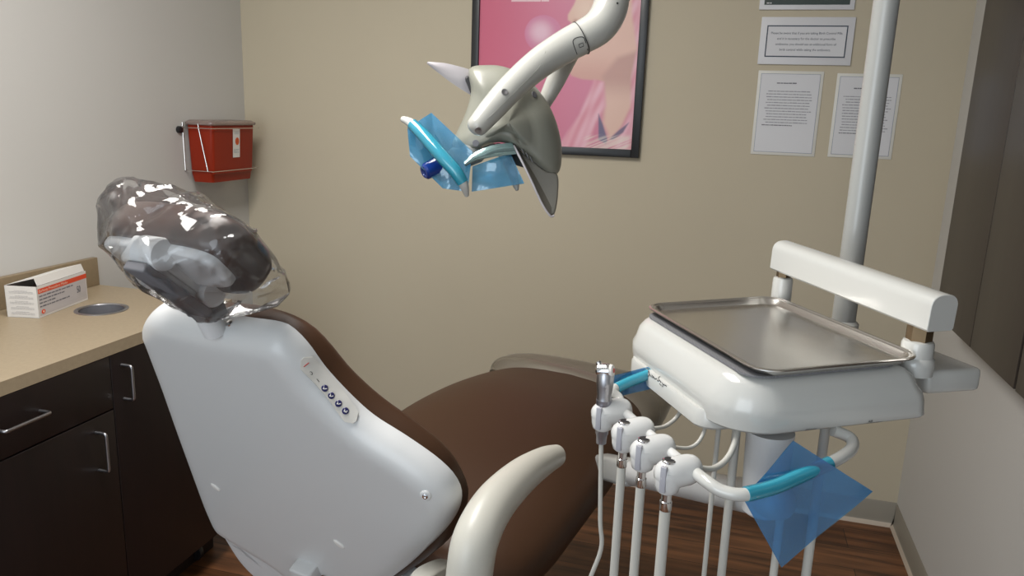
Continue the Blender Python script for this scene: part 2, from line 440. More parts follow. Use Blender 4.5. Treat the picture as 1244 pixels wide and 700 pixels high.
# ================================================================== LEFT CABINET + COUNTER
FX = -1.525      # carcass front
CYB = 2.075; CY0 = 0.35
cab = thing('base_cabinet', 'dark espresso base cabinet with drawer and doors under the tan countertop', 'cabinet', (-1.78, 1.2, 0))
bm = nb(); bx(LX + .004, FX - .002, CY0, CYB, 0.10, 0.846, bm=bm); bx(LX + .03, FX - .07, CY0, CYB - .03, 0.0, 0.10, bm=bm)
obj('body', bm, M_espresso, cab)
SE = 1.567; ZD = 0.70
def front(name, y0, y1, z0, z1): return obj(name, bx(FX - .002, FX + .019, y0 + .0015, y1 - .0015, z0, z1, .0015), M_espresso, cab)
dr = front('drawer', 0.95, SE, ZD + .002, .845)
d1 = front('door', 0.95, SE, .115, ZD - .002)
d2 = front('door', SE, CYB - .002, .115, .845)
front('door', 0.36, 0.95, .115, .845)
def pull(a, b, par):
    a, b = V(a), V(b); t = (b - a).normalized(); o = X * 0.032
    bm = nb(); tube(bm, [a - X * .001, a + o * .7, a + o * .93 + t * .002, a + o + t * .01, (a + b) / 2 + o, b + o - t * .01, b + o * .93 - t * .002, b + o * .7, b - X * .001], .0042, 12, 4)
    obj('handle', bm, M_satin, par, label='bent satin metal bar handle')
FXs = FX + .019
pull((FXs, 1.225, .778), (FXs, 1.345, .778), dr)
pull((FXs, 1.50, .555), (FXs, 1.50, .66), d1)
pull((FXs, 1.605, .715), (FXs, 1.605, .81), d2)
for yy in (1.96,):
    bm = nb(); c = V((-1.60, yy, 0.028))
    box(bm, c + Z * .045, (.018, .018, .004), r=.002); tube(bm, [c + Z * .02, c + Z * .045], .005, 12, 1)
    for s in (-1, 1): box(bm, c + Y * s * .014 + Z * .008, (.012, .002, .022), r=.001)
    cs = obj('caster', bm, M_black, cab, label='small black caster at the front corner')
    bm = nb(); lathe(bm, c - Y * .010, Y, [(0, .012), (.001, .026), (.004, .028), (.016, .028), (.019, .026), (.02, .012)]); obj('wheel', bm, M_black, cs)
    bm = nb(); lathe(bm, c + Y * .009, Y, [(0, .009), (.011, .009), (.013, .006), (.0135, .001)]); obj('axle_cap', bm, M_chrome, cs)

ct = thing('countertop', 'tan speckled laminate countertop with a round waste hole', 'countertop', (-1.78, 1.2, .846))
CT = V((-1.775, 1.832, .88)); RH = .066
bm = nb()
FE = -1.5056
outer = [(LX + .001, CY0), (FE, CY0), (FE, 2.09), (LX + .001, 2.09)]
def ringv(z): return [bm.verts.new((CT.x + RH * math.cos(a), CT.y + RH * math.sin(a), z)) for a in [2 * math.pi * k / 40 for k in range(40)]]
tops = {}
for z in (.88, .847):
    ov = [bm.verts.new((x, y, z)) for x, y in outer]; hv = ringv(z); es = []
    for L_ in (ov, hv):
        for i in range(len(L_)): es.append(bm.edges.new((L_[i], L_[(i + 1) % len(L_)])))
    bmesh.ops.triangle_fill(bm, edges=es, use_beauty=True); tops[z] = (ov, hv)
for k in (0, 1):
    A, B = tops[.88][k], tops[.847][k]
    for i in range(len(A)): bm.faces.new((A[i], A[(i + 1) % len(A)], B[(i + 1) % len(A)], B[i]))
obj('top', bm, M_counter, ct)
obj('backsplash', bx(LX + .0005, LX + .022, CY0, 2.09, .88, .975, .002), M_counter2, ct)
bm = nb(); lathe(bm, CT - Z * .0005, Z, [(0, RH - .004), (.0005, RH + .008), (.002, RH + .008), (.003, RH + .005), (.003, RH - .001), (-.0, RH - .004)], 48)
# open the ring's middle
bmesh.ops.delete(bm, geom=[v for v in bm.verts if (V((v.co.x, v.co.y, 0)) - V((CT.x, CT.y, 0))).length < .01], context='VERTS')
obj('waste_ring', bm, M_satin, ct, label='steel rim around the waste hole')
bm = nb(); seg = 40
rs = [[CT + V((r * math.cos(2 * math.pi * k / seg), r * math.sin(2 * math.pi * k / seg), z)) for k in range(seg)] for r, z in ((RH - .003, 0), (RH - .003, -.09), (RH - .01, -.095))]
loft(bm, rs, False, True); obj('waste_sleeve', bm, M_darkmech, ct, label='dark sleeve inside the waste hole')

# mask box on the counter
A_, B_, C_ = pz(48, 387, .8805), pz(107, 364, .8805), pz(12, 383, .8805)
ex = (B_ - A_).normalized(); ex = V((0.05, 1, 0)).normalized() if False else V((ex.x, ex.y, 0)).normalized()
ey = V((-ex.y, ex.x, 0))
BW, BD, BH = (B_ - A_).length, .095, .092
mb = thing('mask_box', 'white and orange carton of procedure masks standing on the tan counter', 'box', A_ + ex * BW / 2 + ey * BD / 2)
t = .0012; bm = nb(); cc = A_ + ex * BW / 2 + ey * BD / 2
fr = (ex, ey, Z)
box(bm, cc + Z * t, (BW / 2, BD / 2, t / 2), fr)
box(bm, A_ + ex * BW / 2 + ey * t / 2 + Z * BH / 2, (BW / 2, t / 2, BH / 2), fr)
box(bm, A_ + ex * BW / 2 + ey * (BD - t / 2) + Z * BH / 2, (BW / 2, t / 2, BH / 2), fr)
for q in (t / 2, BW - t / 2): box(bm, A_ + ex * q + ey * BD / 2 + Z * BH / 2, (t / 2, BD / 2, BH / 2), fr)
obj('carton', bm, M_card, mb)
# lid: hinged at the back edge, lifted slightly, with a front lip
bm = nb(); hb = A_ + ey * BD + Z * BH; lidv = (A_ + ey * .012 + Z * (BH + .022)) - hb; ln = lidv.normalized(); nn = ex.cross(ln).normalized()
if nn.z < 0: nn = -nn
box(bm, hb + ex * (BW / 2 + .004) + ln * lidv.length / 2, (BW / 2 - .006, lidv.length / 2, t / 2), (ex, ln, nn))
fl = (V((0, 0, -1)) * .022 - ey * .008); fd = fl.normalized()
box(bm, hb + lidv + ex * (BW / 2 + .004) + fl / 2, (BW / 2 - .006, fl.length / 2, t / 2), (ex, fd, ex.cross(fd).normalized()))
obj('lid_flap', bm, M_card, mb, label='lifted white lid flap with a turned down lip')
bm = nb(); box(bm, A_ + ex * BW / 2 + ey * BD * .55 + Z * .066, (BW / 2 - .006, BD * .36, .006), fr, r=.004); obj('masks', bm, mat('mask_stack', (.30, .2, .17), .8), mb, label='folded masks inside the carton')
bm = nb(); n = -ey
plate(bm, A_, ex, Z, n, .003, BW - .003, .052, .084, .0004, 0) if False else None
plate(bm, A_, ex, Z, n, .004, BW, .070, .084, .0006, 0)
plate(bm, A_, ex, Z, n, .004, BW - .004, .006, .070, .0004, 1)
text(bm, 'Earloop Procedure Masks', .0112, A_ + ex * .007 + Z * .0735, ex, Z, n, .0010, mi=2, squeeze=BW * .62 / .128)
for k, (y, e) in enumerate(((.060, .70), (.050, .52), (.040, .34), (.030, .62))):
    words(bm, A_, ex, Z, n, .007, BW * e, y, .0042, .0008, 3, 10 + k)
words(bm, A_, ex, Z, n, BW * .6, BW * .8, .016, .003, .0008, 4, 20)
text(bm, '50', .030, A_ + ex * BW * .77 + Z * .033, ex, Z, n, .0009, mi=3, squeeze=.62); text(bm, '50', .030, A_ + ex * (BW * .77 + .0012) + Z * .0335, ex, Z, n, .0010, mi=3, squeeze=.62)
words(bm, A_, ex, Z, n, BW * .80, BW * .95, .060, .004, .0008, 4, 30)
for y in (.016, .021, .026): words(bm, A_, ex, Z, n, BW * .80, BW * .97, y, .0035, .0008, 4, int(y * 1e4))
c0 = A_ + ex * .019 + Z * .016 + n * .0009
vs = [bm.verts.new(c0 + ex * .0085 * math.cos(a) + Z * .0065 * math.sin(a)) for a in [2 * math.pi * k / 20 for k in range(20)]]; f = bm.faces.new(vs)
vs = [bm.verts.new(c0 + n * .0002 + ex * (.001 + .0028 * math.cos(a)) + Z * .0035 * math.sin(a)) for a in [2 * math.pi * k / 12 for k in range(12)]]; f = bm.faces.new(vs); f.material_index = 2
n2 = -ex
for k in range(5):
    for q in range(3):
        i0 = .012 + (.016 if q == 0 else 0); words(bm, A_, ey, Z, n2, i0, BD - i0, .078 - k * .0155 - q * .0036, .0017, .0006, 4, 50 + k * 3 + q)
for m_i in (0,): pass
obj('print', bm, [M_orange, M_greyprint, mat('cream_ink', (.85, .70, .55), .6), M_ink, mat('mid_grey_ink', (.50, .48, .48), .6)], mb, label='orange band and small grey lettering')

# ================================================================== SHARPS CONTAINER (left wall)
sc = thing('sharps_container', 'red sharps container in a wire bracket on the white wall by the corner', 'container', (LX + .07, 2.72, 1.18))
y0, y1, xb, xf = 2.585, 2.862, LX + .012, LX + .132
def rr(x0, x1, y0, y1, z, r, n=6):
    out = []
    for cx_, cy_, a0 in ((x1 - r, y1 - r, 0), (x0 + r, y1 - r, 90), (x0 + r, y0 + r, 180), (x1 - r, y0 + r, 270)):
        for k in range(n + 1):
            a = R(a0 + 90 * k / n); out.append(V((cx_ + r * math.cos(a), cy_ + r * math.sin(a), z)))
    return out
bm = nb(); loft(bm, [rr(xb + .022, xf - .03, y0 + .03, y1 - .03, 1.190, .01), rr(xb + .012, xf - .018, y0 + .012, y1 - .012, 1.192, .012), rr(xb + .006, xf - .013, y0 + .007, y1 - .008, 1.222, .014),
    rr(xb + .006, xf - .010, y0 + .006, y1 - .007, 1.225, .014), rr(xb + .002, xf - .001, y0 + .001, y1 - .001, 1.405, .014), rr(xb + .002, xf - .001, y0 + .001, y1 - .001, 1.412, .014)])
tub = obj('tub', bm, M_red, sc)
bm = nb(); loft(bm, [rr(xb - .002, xf + .004, y0 - .006, y1 + .006, 1.412, .016), rr(xb - .004, xf + .007, y0 - .009, y1 + .009, 1.416, .018), rr(xb - .004, xf + .007, y0 - .009, y1 + .009, 1.423, .018), rr(xb + .006, xf - .004, y0 + .004, y1 - .004, 1.430, .016)])
obj('lid', bm, M_clear, sc, label='clear pinkish lid')
bm = nb(); wr = .0016
for z, g in ((1.400, .006), (1.236, -.002)):
    tube(bm, [(LX + .003, y0 - g - .003, z), (xf - .012 + g, y0 - g - .003, z), (xf + g + .001, y0 + .006, z), (xf + g + .001, y1 - .006, z), (xf - .012 + g, y1 + g + .003, z), (LX + .003, y1 + g + .003, z)], wr, 8, 4)
tube(bm, [(xf - .055, y0 - .008, 1.412), (xf - .055, y0 - .009, 1.400), (xf - .028, y0 - .002, 1.236)], wr * 1.3, 8, 2)
tube(bm, [(LX + .004, y0 - .007, 1.42), (LX + .006, y0 - .007, 1.236)], wr * 1.6, 8, 1)
tube(bm, [(LX + .004, y1 + .007, 1.42), (LX + .006, y1 + .007, 1.236)], wr * 1.6, 8, 1)
obj('wire_bracket', bm, M_steel, sc)
bm = nb(); lathe(bm, V((LX, y0 - .028, 1.392)), X, [(0, .013), (.012, .013), (.014, .010), (.0145, .004)]); obj('lock', bm, M_black, sc, label='round black lock')
bm = nb(); fx = xf - .0005; n = X
sx = Y; o_ = V((fx + .0012, 0, 0)); slope = V((0.10, 0, 1)).normalized() * 1.0; slope = V((.05, 0, 1)).normalized()
lb0 = V((xf - .0063, 2.712, 1.285)); nrm_ = V((1, 0, -.05)).normalized()
plate(bm, lb0, Y, slope, nrm_, 0, .046, 0, .112, .0012, 0)
vs = [bm.verts.new(lb0 + Y * (.028 + .013 * math.cos(a)) + slope * (.064 + .015 * math.sin(a)) + nrm_ * .0018) for a in [2 * math.pi * k / 24 for k in range(24)]]; f = bm.faces.new(vs); f.material_index = 1
for k in range(3):
    a = R(90 + 120 * k); c0 = lb0 + Y * (.028 + .0055 * math.cos(a)) + slope * (.064 + .0065 * math.sin(a)) + nrm_ * .0021
    vs = [bm.verts.new(c0 + Y * .003 * math.cos(b) + slope * .003 * math.sin(b)) for b in [2 * math.pi * q / 10 for q in range(10)]]; f = bm.faces.new(vs); f.material_index = 2
for k, y in enumerate((.098, .092, .030, .024, .018)): words(bm, lb0, Y, slope, nrm_, .010 if k < 2 else .014, .040, y, .003, .0016, 3, 80 + k)
plate(bm, lb0, Y, slope, nrm_, .008, .012, .018, .034, .0016, 3)
obj('label', bm, [M_label, mat('orange_dot', (.62, .10, .01), .5), M_redink, mat('teal_grey_ink', (.36, .40, .42), .6)], sc, label='white label with an orange hazard circle')

# ================================================================== POSTER
pbl, pbr, ptr = py_(574, 78, BY), py_(779, 192, BY), py_(787, 0, BY)
PX0, PX1, PZ0, PZ1 = -1.008, (pbr.x + ptr.x) / 2, pbr.z, 2.25
po = thing('framed_poster', 'black framed pink poster of a bubble gum bubble on the beige wall', 'poster', ((PX0 + PX1) / 2, BY - .01, PZ0))
FWD = .030
bm = nb()
for a in ((PX0, PX0 + FWD, PZ0, PZ1), (PX1 - FWD, PX1, PZ0, PZ1), (PX0 + FWD, PX1 - FWD, PZ0, PZ0 + FWD), (PX0 + FWD, PX1 - FWD, PZ1 - FWD, PZ1)):
    bx(a[0], a[1], BY - .022, BY - .001, a[2], a[3], .002, bm)
obj('frame', bm, M_frame, po)
def mixc(a, b, t): return tuple(a[i] * (1 - t) + b[i] * t for i in range(3))
def seg_d(px, py, pts):
    best = 1e9
    for (ax, ay, *_), (bx_, by_, *_) in zip(pts[:-1], pts[1:]):
        dx, dy = bx_ - ax, by_ - ay; t = max(0, min(1, ((px - ax) * dx + (py - ay) * dy) / (dx * dx + dy * dy)))
        best = min(best, math.hypot(px - ax - t * dx, py - ay - t * dy))
    return best
def inpoly(x, y, P):
    c = False
    for i in range(len(P)):
        (x1, y1), (x2, y2) = P[i], P[i - 1]
        if (y1 > y) != (y2 > y) and x < (x2 - x1) * (y - y1) / (y2 - y1) + x1: c = not c
    return c
def soft(x, y, P, w=2.0):
    d = seg_d(x, y, P + [P[0]]); return ss(-w, w, d if inpoly(x, y, P) else -d)
FACE = [(706, -60), (703, -8), (697, 6), (690, 18), (690, 24), (696, 29), (699, 33), (692, 40), (696, 46), (693, 52), (697, 62), (697, 74), (690, 84), (694, 92), (706, 96), (735, 99), (790, 90), (790, -60)]
NECK = [(732, 92), (734, 130), (732, 150), (741, 170), (760, 152), (779, 120), (779, 60), (750, 70)]
HAIRL = [(722, 97), (733, 100), (736, 128), (724, 150), (712, 190), (672, 190), (690, 160), (704, 140)]
HAIRR = [(766, -60), (768, 20), (774, 60), (767, 95), (766, 130), (752, 160), (744, 172), (742, 190), (790, 190), (790, -60)]
COLL = [(727, 138), (732, 150), (738, 170), (736, 175), (727, 170)]
COLR = [(740, 169), (752, 158), (764, 149), (757, 161), (745, 170)]
def art(x, y):
    c = mixc((.62, .135, .22), (.64, .20, .31), ss(580, 720, x)); c = mixc(c, (.50, .12, .19), ss(60, 180, y) * .35)
    c = mixc(c, (.80, .60, .46), 0)
    t = soft(x, y, FACE, 1.6)
    if t > 0:
        sk = mixc((.74, .47, .38), (.64, .35, .29), ss(60, 95, y)); sk = mixc(sk, (.82, .60, .48), math.exp(-((x - 712) ** 2 + (y - 12) ** 2) / 300))
        sk = mixc(sk, (.42, .16, .12), .6 * math.exp(-((x - 699) ** 2 + (y - 26) ** 2) / 10))
        c = mixc(c, sk, t)
        c = mixc(c, (.62, .20, .20), t * .7 * math.exp(-((x - 694) ** 2 / 30 + (y - 43) ** 2 / 40)))
    t = soft(x, y, NECK, 5)
    if t > 0: c = mixc(c, mixc((.54, .30, .25), (.72, .47, .38), ss(92, 126, y)), t)
    for P, sd in ((HAIRL, 0), (HAIRR, 2)):
        t = soft(x, y, P, 3)
        if t > 0:
            st = .5 + .28 * math.sin((x * .9 + y * .5 + sd) * .27 + math.sin(y * .05) * 2) + .2 * math.sin((x + y * .42) * .61 + 1)
            hc = mixc((.66, .24, .30), (.78, .44, .52), st); c = mixc(c, hc, t)
    t = soft(x, y, COLL, 1.2); c = mixc(c, (.13, .10, .19), t)
    t = soft(x, y, COLR, 1.2); c = mixc(c, (.18, .12, .20), t)
    if y > 160 and 706 < x < 772:
        q = .5 + .5 * math.sin(x * .35 + y * .9 + math.sin(y * .5 + x * .2) * 3); e = ss(162, 168, y) * ss(706, 716, x) * (1 - ss(760, 771, x)); c = mixc(c, (.80, .70, .62), e * q * .7)
    r = math.hypot(x - 660, y - 41)
    t = 1 - ss(21.5, 23.5, r)
    if t > 0:
        bc = mixc((.80, .52, .62), (.64, .22, .36), ss(3, 21, math.hypot(x - 657, y - 39))); c = mixc(c, bc, t)
    if -3 < y < 2.2 and 621 < x < 667 and not (656.5 < x < 658): c = (.80, .55, .60)
    return c
bm = nb(); NX, NZ = 210, 300; ax0, ax1, az0, az1 = PX0 + FWD - .001, PX1 - FWD + .001, PZ0 + FWD - .001, PZ1 - FWD + .001
VB = .55  # rows up to this fraction hold the part in view at full detail
cl = bm.loops.layers.float_color.new('print')
grid = []; cols = {}
for i in range(NZ + 1):
    row = []
    for j in range(NX + 1):
        p = V((ax0 + (ax1 - ax0) * j / NX, BY - .012, az0 + (az1 - az0) * i / NZ)); v = bm.verts.new(p); q = proj(p); cols[v] = (*art(*q), 1); row.append(v)
    grid.append(row)
for i in range(NZ):
    for j in range(NX):
        f = bm.faces.new((grid[i][j], grid[i][j + 1], grid[i + 1][j + 1], grid[i + 1][j]))
        for lp in f.loops: lp[cl] = cols[lp.vert]
mp_ = mat('poster_print', (.6, .2, .3), .28); nt = mp_.node_tree; at_ = nt.nodes.new('ShaderNodeAttribute'); at_.attribute_name = 'print'
nt.links.new(at_.outputs['Color'], nt.nodes['Principled BSDF'].inputs['Base Color'])
obj('print', bm, mp_, po, label='pink print of a face blowing bubble gum')

# ================================================================== WALL SIGNS
def sign(name, label, bl, tr, thick, build, mats, cat='sign', group=None):
    a, b = py_(*bl, BY), py_(*tr, BY); x0, x1, z0, z1 = a.x, b.x, a.z, b.z
    th = thing(name, label, cat, ((x0 + x1) / 2, BY - thick / 2, z0), group)
    obj('backing', bx(x0, x1, BY - thick, BY - .0005, z0, z1, .001), mats[0], th)
    bm = nb(); build(bm, V((x0, BY - thick, z0)), x1 - x0, z1 - z0); obj('print', bm, list(mats[1:]), th)
NEGY = -Y
def b1(bm, o, w, h):
    m = .016; plate(bm, o, X, Z, NEGY, m, w - m, m, h - m, .0006, 0)
    text(bm, 'RADIOGRAPHS', .026, o + X * w * .5 + Z * .033, X, Z, NEGY, .0012, 'CENTER', mi=1)
    words(bm, o, X, Z, NEGY, m + .008, m + .024, m + .004, .004, .0012, 1, 3)
def b2(bm, o, w, h):
    m = .028; e = .004
    plate(bm, o, X, Z, NEGY, m * .75, w - m * .75, m * .9, h - m, .0006, 0)
    plate(bm, o, X, Z, NEGY, m * .75 + e, w - m * .75 - e, m * .9 + e, h - m - e, .001, 1)
    for k, s in enumerate(('Please be aware that if you are taking Birth Control Pills,', 'and it is necessary for the doctor to prescribe', 'antibiotics, you should use an additional form of', 'birth control while taking the antibiotics.')):
        text(bm, s, .0112, o + X * w * .5 + Z * (h * .64 - k * .0185), X, Z, NEGY, .0014, 'CENTER', mi=0, squeeze=.92)
def b3(bm, o, w, h, n_=13, y0=.80, seed=0, last=.6, title=(.30, .62)):
    m = .010; e = .0016
    plate(bm, o, X, Z, NEGY, m, w - m, m, h - m, .0006, 0); plate(bm, o, X, Z, NEGY, m + e, w - m - e, m + e, h - m - e, .001, 1)
    words(bm, o, X, Z, NEGY, w * title[0], w * title[1], h * (y0 + .05), .0042, .0013, 2, seed + 99, .15)
    rr_ = random.Random(seed)
    for k in range(n_):
        i = rr_.uniform(.13, .19) * w; e2 = w - rr_.uniform(.11, .2) * w
        if k == n_ - 1: i = .13 * w; e2 = w * last
        words(bm, o, X, Z, NEGY, i, e2, h * (y0 - .045 - k * .0335), .0036, .0013, 2 if k == n_ - 1 else 3, seed + k, .18)
M_ink2 = mat('soft_grey_ink', (.33, .33, .36), .7)
sign('wall_sign', 'dark green sign with white border, topmost on the beige wall', (922, 12), (1044, -40), .006, b1, (M_paper, M_greenink, M_paper))
sign('wall_sign', 'white notice with a thick dark rectangle border and four lines of text', (920, 78), (1040, 21), .006, b2, (M_paper, M_navy, M_paper))
sign('paper_notice', 'laminated text page hanging left of the grey pole', (911.5, 187), (1001.5, 87), .0025, lambda bm, o, w, h: b3(bm, o, w, h), (M_paperedge, M_blueink, M_paper, M_ink, M_ink2))
sign('paper_notice', 'laminated text page partly hidden behind the grey pole', (1005, 190.5), (1097, 90.5), .0025, lambda bm, o, w, h: b3(bm, o, w, h, 14, .77, 200, .7, (.28, .6)), (M_paperedge, M_blueink, M_paper, M_ink, M_ink2))

# ================================================================== WALL CABINET (right)
WX = .634
wc = thing('wall_cabinet', 'dark brown cabinet hung on the right wall', 'cabinet', (.68, 1.6, .955))
obj('body', bx(WX + .018, RX - .0005, .35, 2.488, .955, 2.46), M_dark, wc)
for a, b in ((2.137, 2.49), (1.812, 2.133), (1.40, 1.800), (.98, 1.396), (.36, .976)):
    obj('door', bx(WX, WX + .018, a, b, .955, 2.46, .0012), M_walnut, wc)

# ================================================================== DENTAL CHAIR
AL, TH = R(12), R(22)
U = V((math.sin(AL), math.cos(AL), 0)); SV = V((math.cos(AL), -math.sin(AL), 0))
BUP = -U * math.sin(TH) + Z * math.cos(TH); BN = U * math.cos(TH) + Z * math.sin(TH)      # backrest up, backrest front
BO = CAM + ray(300, 500).normalized() * 1.30
def bp(x, y, off): return pp(x, y, BO + BN * off, BN)         # on the backrest plane
def cp(x, y, s): r = ray(x, y); return CAM + r * (s / r.dot(SV))   # on a vertical plane s = const
def cs_(s, u, z): return SV * s + U * u + Z * z
ch = thing('dental_chair', 'brown and white dental treatment chair seen from behind', 'dental chair', cs_(-.8, 1.15, 0))
LP = [(182, 388), (188, 408), (204, 452), (222, 505), (243, 565), (258, 606), (272, 632), (300, 652), (342, 677), (392, 712)]
RP = [(450, 712), (492, 688), (524, 660), (550, 632), (559, 606), (552, 583), (530, 560), (492, 533), (445, 502), (398, 455), (372, 420), (352, 400), (335, 393), (300, 388), (255, 380), (215, 371), (195, 371)]
ol = [bp(x, y, .032) for x, y in LP + RP]
bm = nb(); plaque(bm, ol, -BN, .040, .042, .006, ex=SV)
shell = obj('backrest_shell', bm, M_shell, ch, label='smooth white rear shell of the backrest')
co = [(210, 376), (250, 372), (292, 374), (332, 382), (364, 397), (388, 419), (418, 455), (455, 489), (500, 522), (538, 553), (560, 587), (565, 612), (556, 641), (531, 664), (495, 690), (450, 716), (400, 712), (350, 676), (300, 640), (280, 590), (250, 500), (225, 430), (205, 392)]
bm = nb(); pillow(bm, [bp(x, y, .066) for x, y in co], BN, (.028, .20), (.030, .07), .015, (.012, 0), N=110)
back_c = obj('backrest_cushion', bm, M_leather, ch, label='brown vinyl backrest upholstery')
# small bright pads / screws in the shell
for (x, y, sc_) in ((262, 592, 1), (412, 661, 1.1)):
    p, n = caster(shell, x, y)
    bm = nb(); t = BUP - n * BUP.dot(n); t.normalize(); q = n.cross(t)
    d = (t * -.55 + q * -.8).normalized(); e = n.cross(d)
    pillow(bm, [p + d * math.cos(a) * .011 * sc_ + e * math.sin(a) * .0055 * sc_ for a in [2 * math.pi * k / 12 for k in range(12)]], n, (.0028, .5), (.001, .1), N=24, smooth=2)
    rc = obj('recess_plug', bm, M_card, shell)
p, n = caster(shell, 517, 602)
bm = nb(); lathe(bm, p, n, [(-.002, .009), (.001, .0085), (.0025, .007), (.0028, .0048)]); scw = obj('screw_boss', bm, M_shell, shell)
bm = nb(); lathe(bm, p + n * .0026, n, [(0, .0045), (.0012, .0042), (.0018, .002), (.0012, .0012)]); obj('screw', bm, M_chrome, shell, label='chrome screw')
p, n = caster(shell, 279, 393)
bm = nb(); lathe(bm, p, n, [(-.001, .006), (.002, .0055), (.003, .003)]); obj('screw', bm, M_chrome, shell, label='chrome screw at the top edge')
# control strip
a, na = caster(shell, 374, 443); b, nb_ = caster(shell, 423, 505)
cpn = thing if False else None
ctr = []
K = 14
for k in range(K + 1):
    tt = k / K; x, y = 367 + (431 - 367) * tt, 436 + (513 - 436) * tt
    bend = math.sin(tt * math.pi) * -1.0
    ctr.append(caster(shell, x - bend * 2.2, y + bend * 2.2))
L_, Rr_, rows = [], [], []
bm = nb()
for k, (p, n) in enumerate(ctr):
    t = (ctr[min(k + 1, K)][0] - ctr[max(k - 1, 0)][0]).normalized(); sd = n.cross(t).normalized()
    arc = k / K * (ctr[-1][0] - ctr[0][0]).length; tot = (ctr[-1][0] - ctr[0][0]).length; hw = .0125
    e = min(arc, tot - arc); wv = hw * (math.sqrt(max(0, 1 - (1 - min(1, e / hw)) ** 2)) if e < hw else 1); wv = max(wv, .003)
    rows.append([p + n * .0012 + sd * wv * q for q in (-1, -.5, 0, .5, 1)])
sheet(bm, rows, .0022)
panel = obj('control_panel', bm, M_panel, shell, label='rounded membrane strip with round navy buttons')
for k, (x, y) in enumerate(((394, 472), (402, 481), (411, 490.5), (419.5, 499.5))):
    p, n = caster(shell, x, y)
    bm = nb(); lathe(bm, p + n * .0012, n, [(0, .0052), (.0022, .005), (.003, .0042)]); bt = obj('button', bm, M_btn, panel)
    t = (ctr[-1][0] - ctr[0][0]).normalized(); sd = n.cross(t).normalized()
    bm = nb(); c0 = p + n * .0047
    tube(bm, [c0 - t * .003 + sd * .001, c0 + sd * -.0012, c0 + t * .002 + sd * .0022], .0005, 6, 3)
    lathe(bm, c0 - n * .0004 + t * -.001 + sd * -.0014, n, [(0, .0012), (.0004, .001)], 10)
    if k == 3: tube(bm, [c0 + t * .003, c0 + t * .0005 - sd * .002], .0005, 6, 1)
    obj('icon', bm, M_label, bt)
t = (ctr[-1][0] - ctr[0][0]).normalized()
p, n = caster(shell, 371.5, 443); sd = n.cross(t).normalized()
bm = nb(); tube(bm, [p + n * .003 - sd * .0045, p + n * .003 + sd * .0045], .0007, 6, 1); obj('indicator', bm, M_redink, panel, label='short red indicator line')
for s_, x, y in (('0', 377.5, 453), ('1', 386, 462)):
    p, n = caster(shell, x, y); sd = n.cross(t).normalized(); dirx = sd if sd.dot(RT) > 0 else -sd; up_ = n.cross(dirx)
    if up_.dot(-DN) < 0: up_ = -up_
    # digits run across the strip, as printed
    bm = nb(); text(bm, s_, .0085, p + n * .003 - dirx * .0025 - up_ * .003, dirx, up_, n, .0004); obj('digit', bm, M_black, panel)
# lower back cover, hinge and pedestal
lc = [(272, 628), (284, 645), (312, 658), (352, 676), (376, 690), (372, 722), (340, 708), (318, 692), (296, 668)]
bm = nb(); pillow(bm, [bp(x, y, .06) for x, y in lc], -BN, (.02, .12), (.03, .1), .01, N=60)
obj('lower_cover', bm, M_greymech, ch, label='pale grey lower cover under the backrest')
hc = bp(376, 699, -.014)
bm = nb(); box(bm, hc, (.024, .02, .03), (SV, BN, BUP), r=.004)
hg = obj('hinge_block', bm, M_shell, ch)
bm = nb(); box(bm, hc - BN * .019, (.010, .004, .014), (SV, BN, BUP), r=.003); obj('hinge_latch', bm, M_holder, hg)
bm = nb(); tube(bm, [hc + SV * .028 - BUP * .08, hc + SV * .034 + BUP * .012], .003, 10, 1); obj('brass_rod', bm, mat('copper_rod', (.25, .12, .06), .4, .6), ch, label='thin copper coloured rod')
bm = nb(); lathe(bm, cs_(-.80, 1.30, .0), Z, [(0, .26), (.03, .26), (.05, .24), (.07, .15), (.12, .13), (.50, .12), (.56, .16), (.58, .16)], 40)
obj('pedestal', bm, M_arm, ch)
bm = nb(); box(bm, cs_(-.80, 1.35, .02), (.24, .42, .02), (SV, U, Z), r=.012); obj('base_plate', bm, M_arm, ch, label='ivory base plate on the floor')
bm = nb(); box(bm, cs_(-.80, 1.38, .635), (.17, .38, .045), (SV, U, Z), r=.02); obj('seat_frame', bm, M_greymech, ch)
# seat and leg rest, one long upholstered pad
SEC = [  # u, centre s, half width, top z, thickness
    (1.05, -.80, .16, .715, .08), (1.07, -.80, .22, .730, .11), (1.12, -.80, .268, .748, .14), (1.20, -.795, .280, .762, .16), (1.32, -.79, .284, .785, .16), (1.48, -.785, .284, .806, .155),
    (1.62, -.78, .276, .812, .145), (1.76, -.775, .266, .803, .13), (1.86, -.77, .255, .79, .115), (1.93, -.77, .238, .775, .10), (1.965, -.77, .205, .762, .075), (1.978, -.77, .16, .748, .045)]
secs = crom([(a, b, c, d, e) for a, b, c, d, e in SEC], 4); rings = []
for u, sc0, hw, zt, th in secs:
    rg = []
    for k in range(48):
        a = 2 * math.pi * k / 48; ca, sa_ = math.cos(a), math.sin(a)
        xx = math.copysign(abs(ca) ** .62, ca) * hw; zz = math.copysign(abs(sa_) ** .75, sa_) * th / 2
        if zz > 0: zz += .018 * (1 - (xx / hw) ** 2)
        rg.append(cs_(sc0 + xx, u, zt - th / 2 + zz))
    rings.append(rg)
bm = nb(); loft(bm, rings); seat = obj('seat_cushion', bm, M_leather, ch, label='broad brown vinyl seat and leg rest')
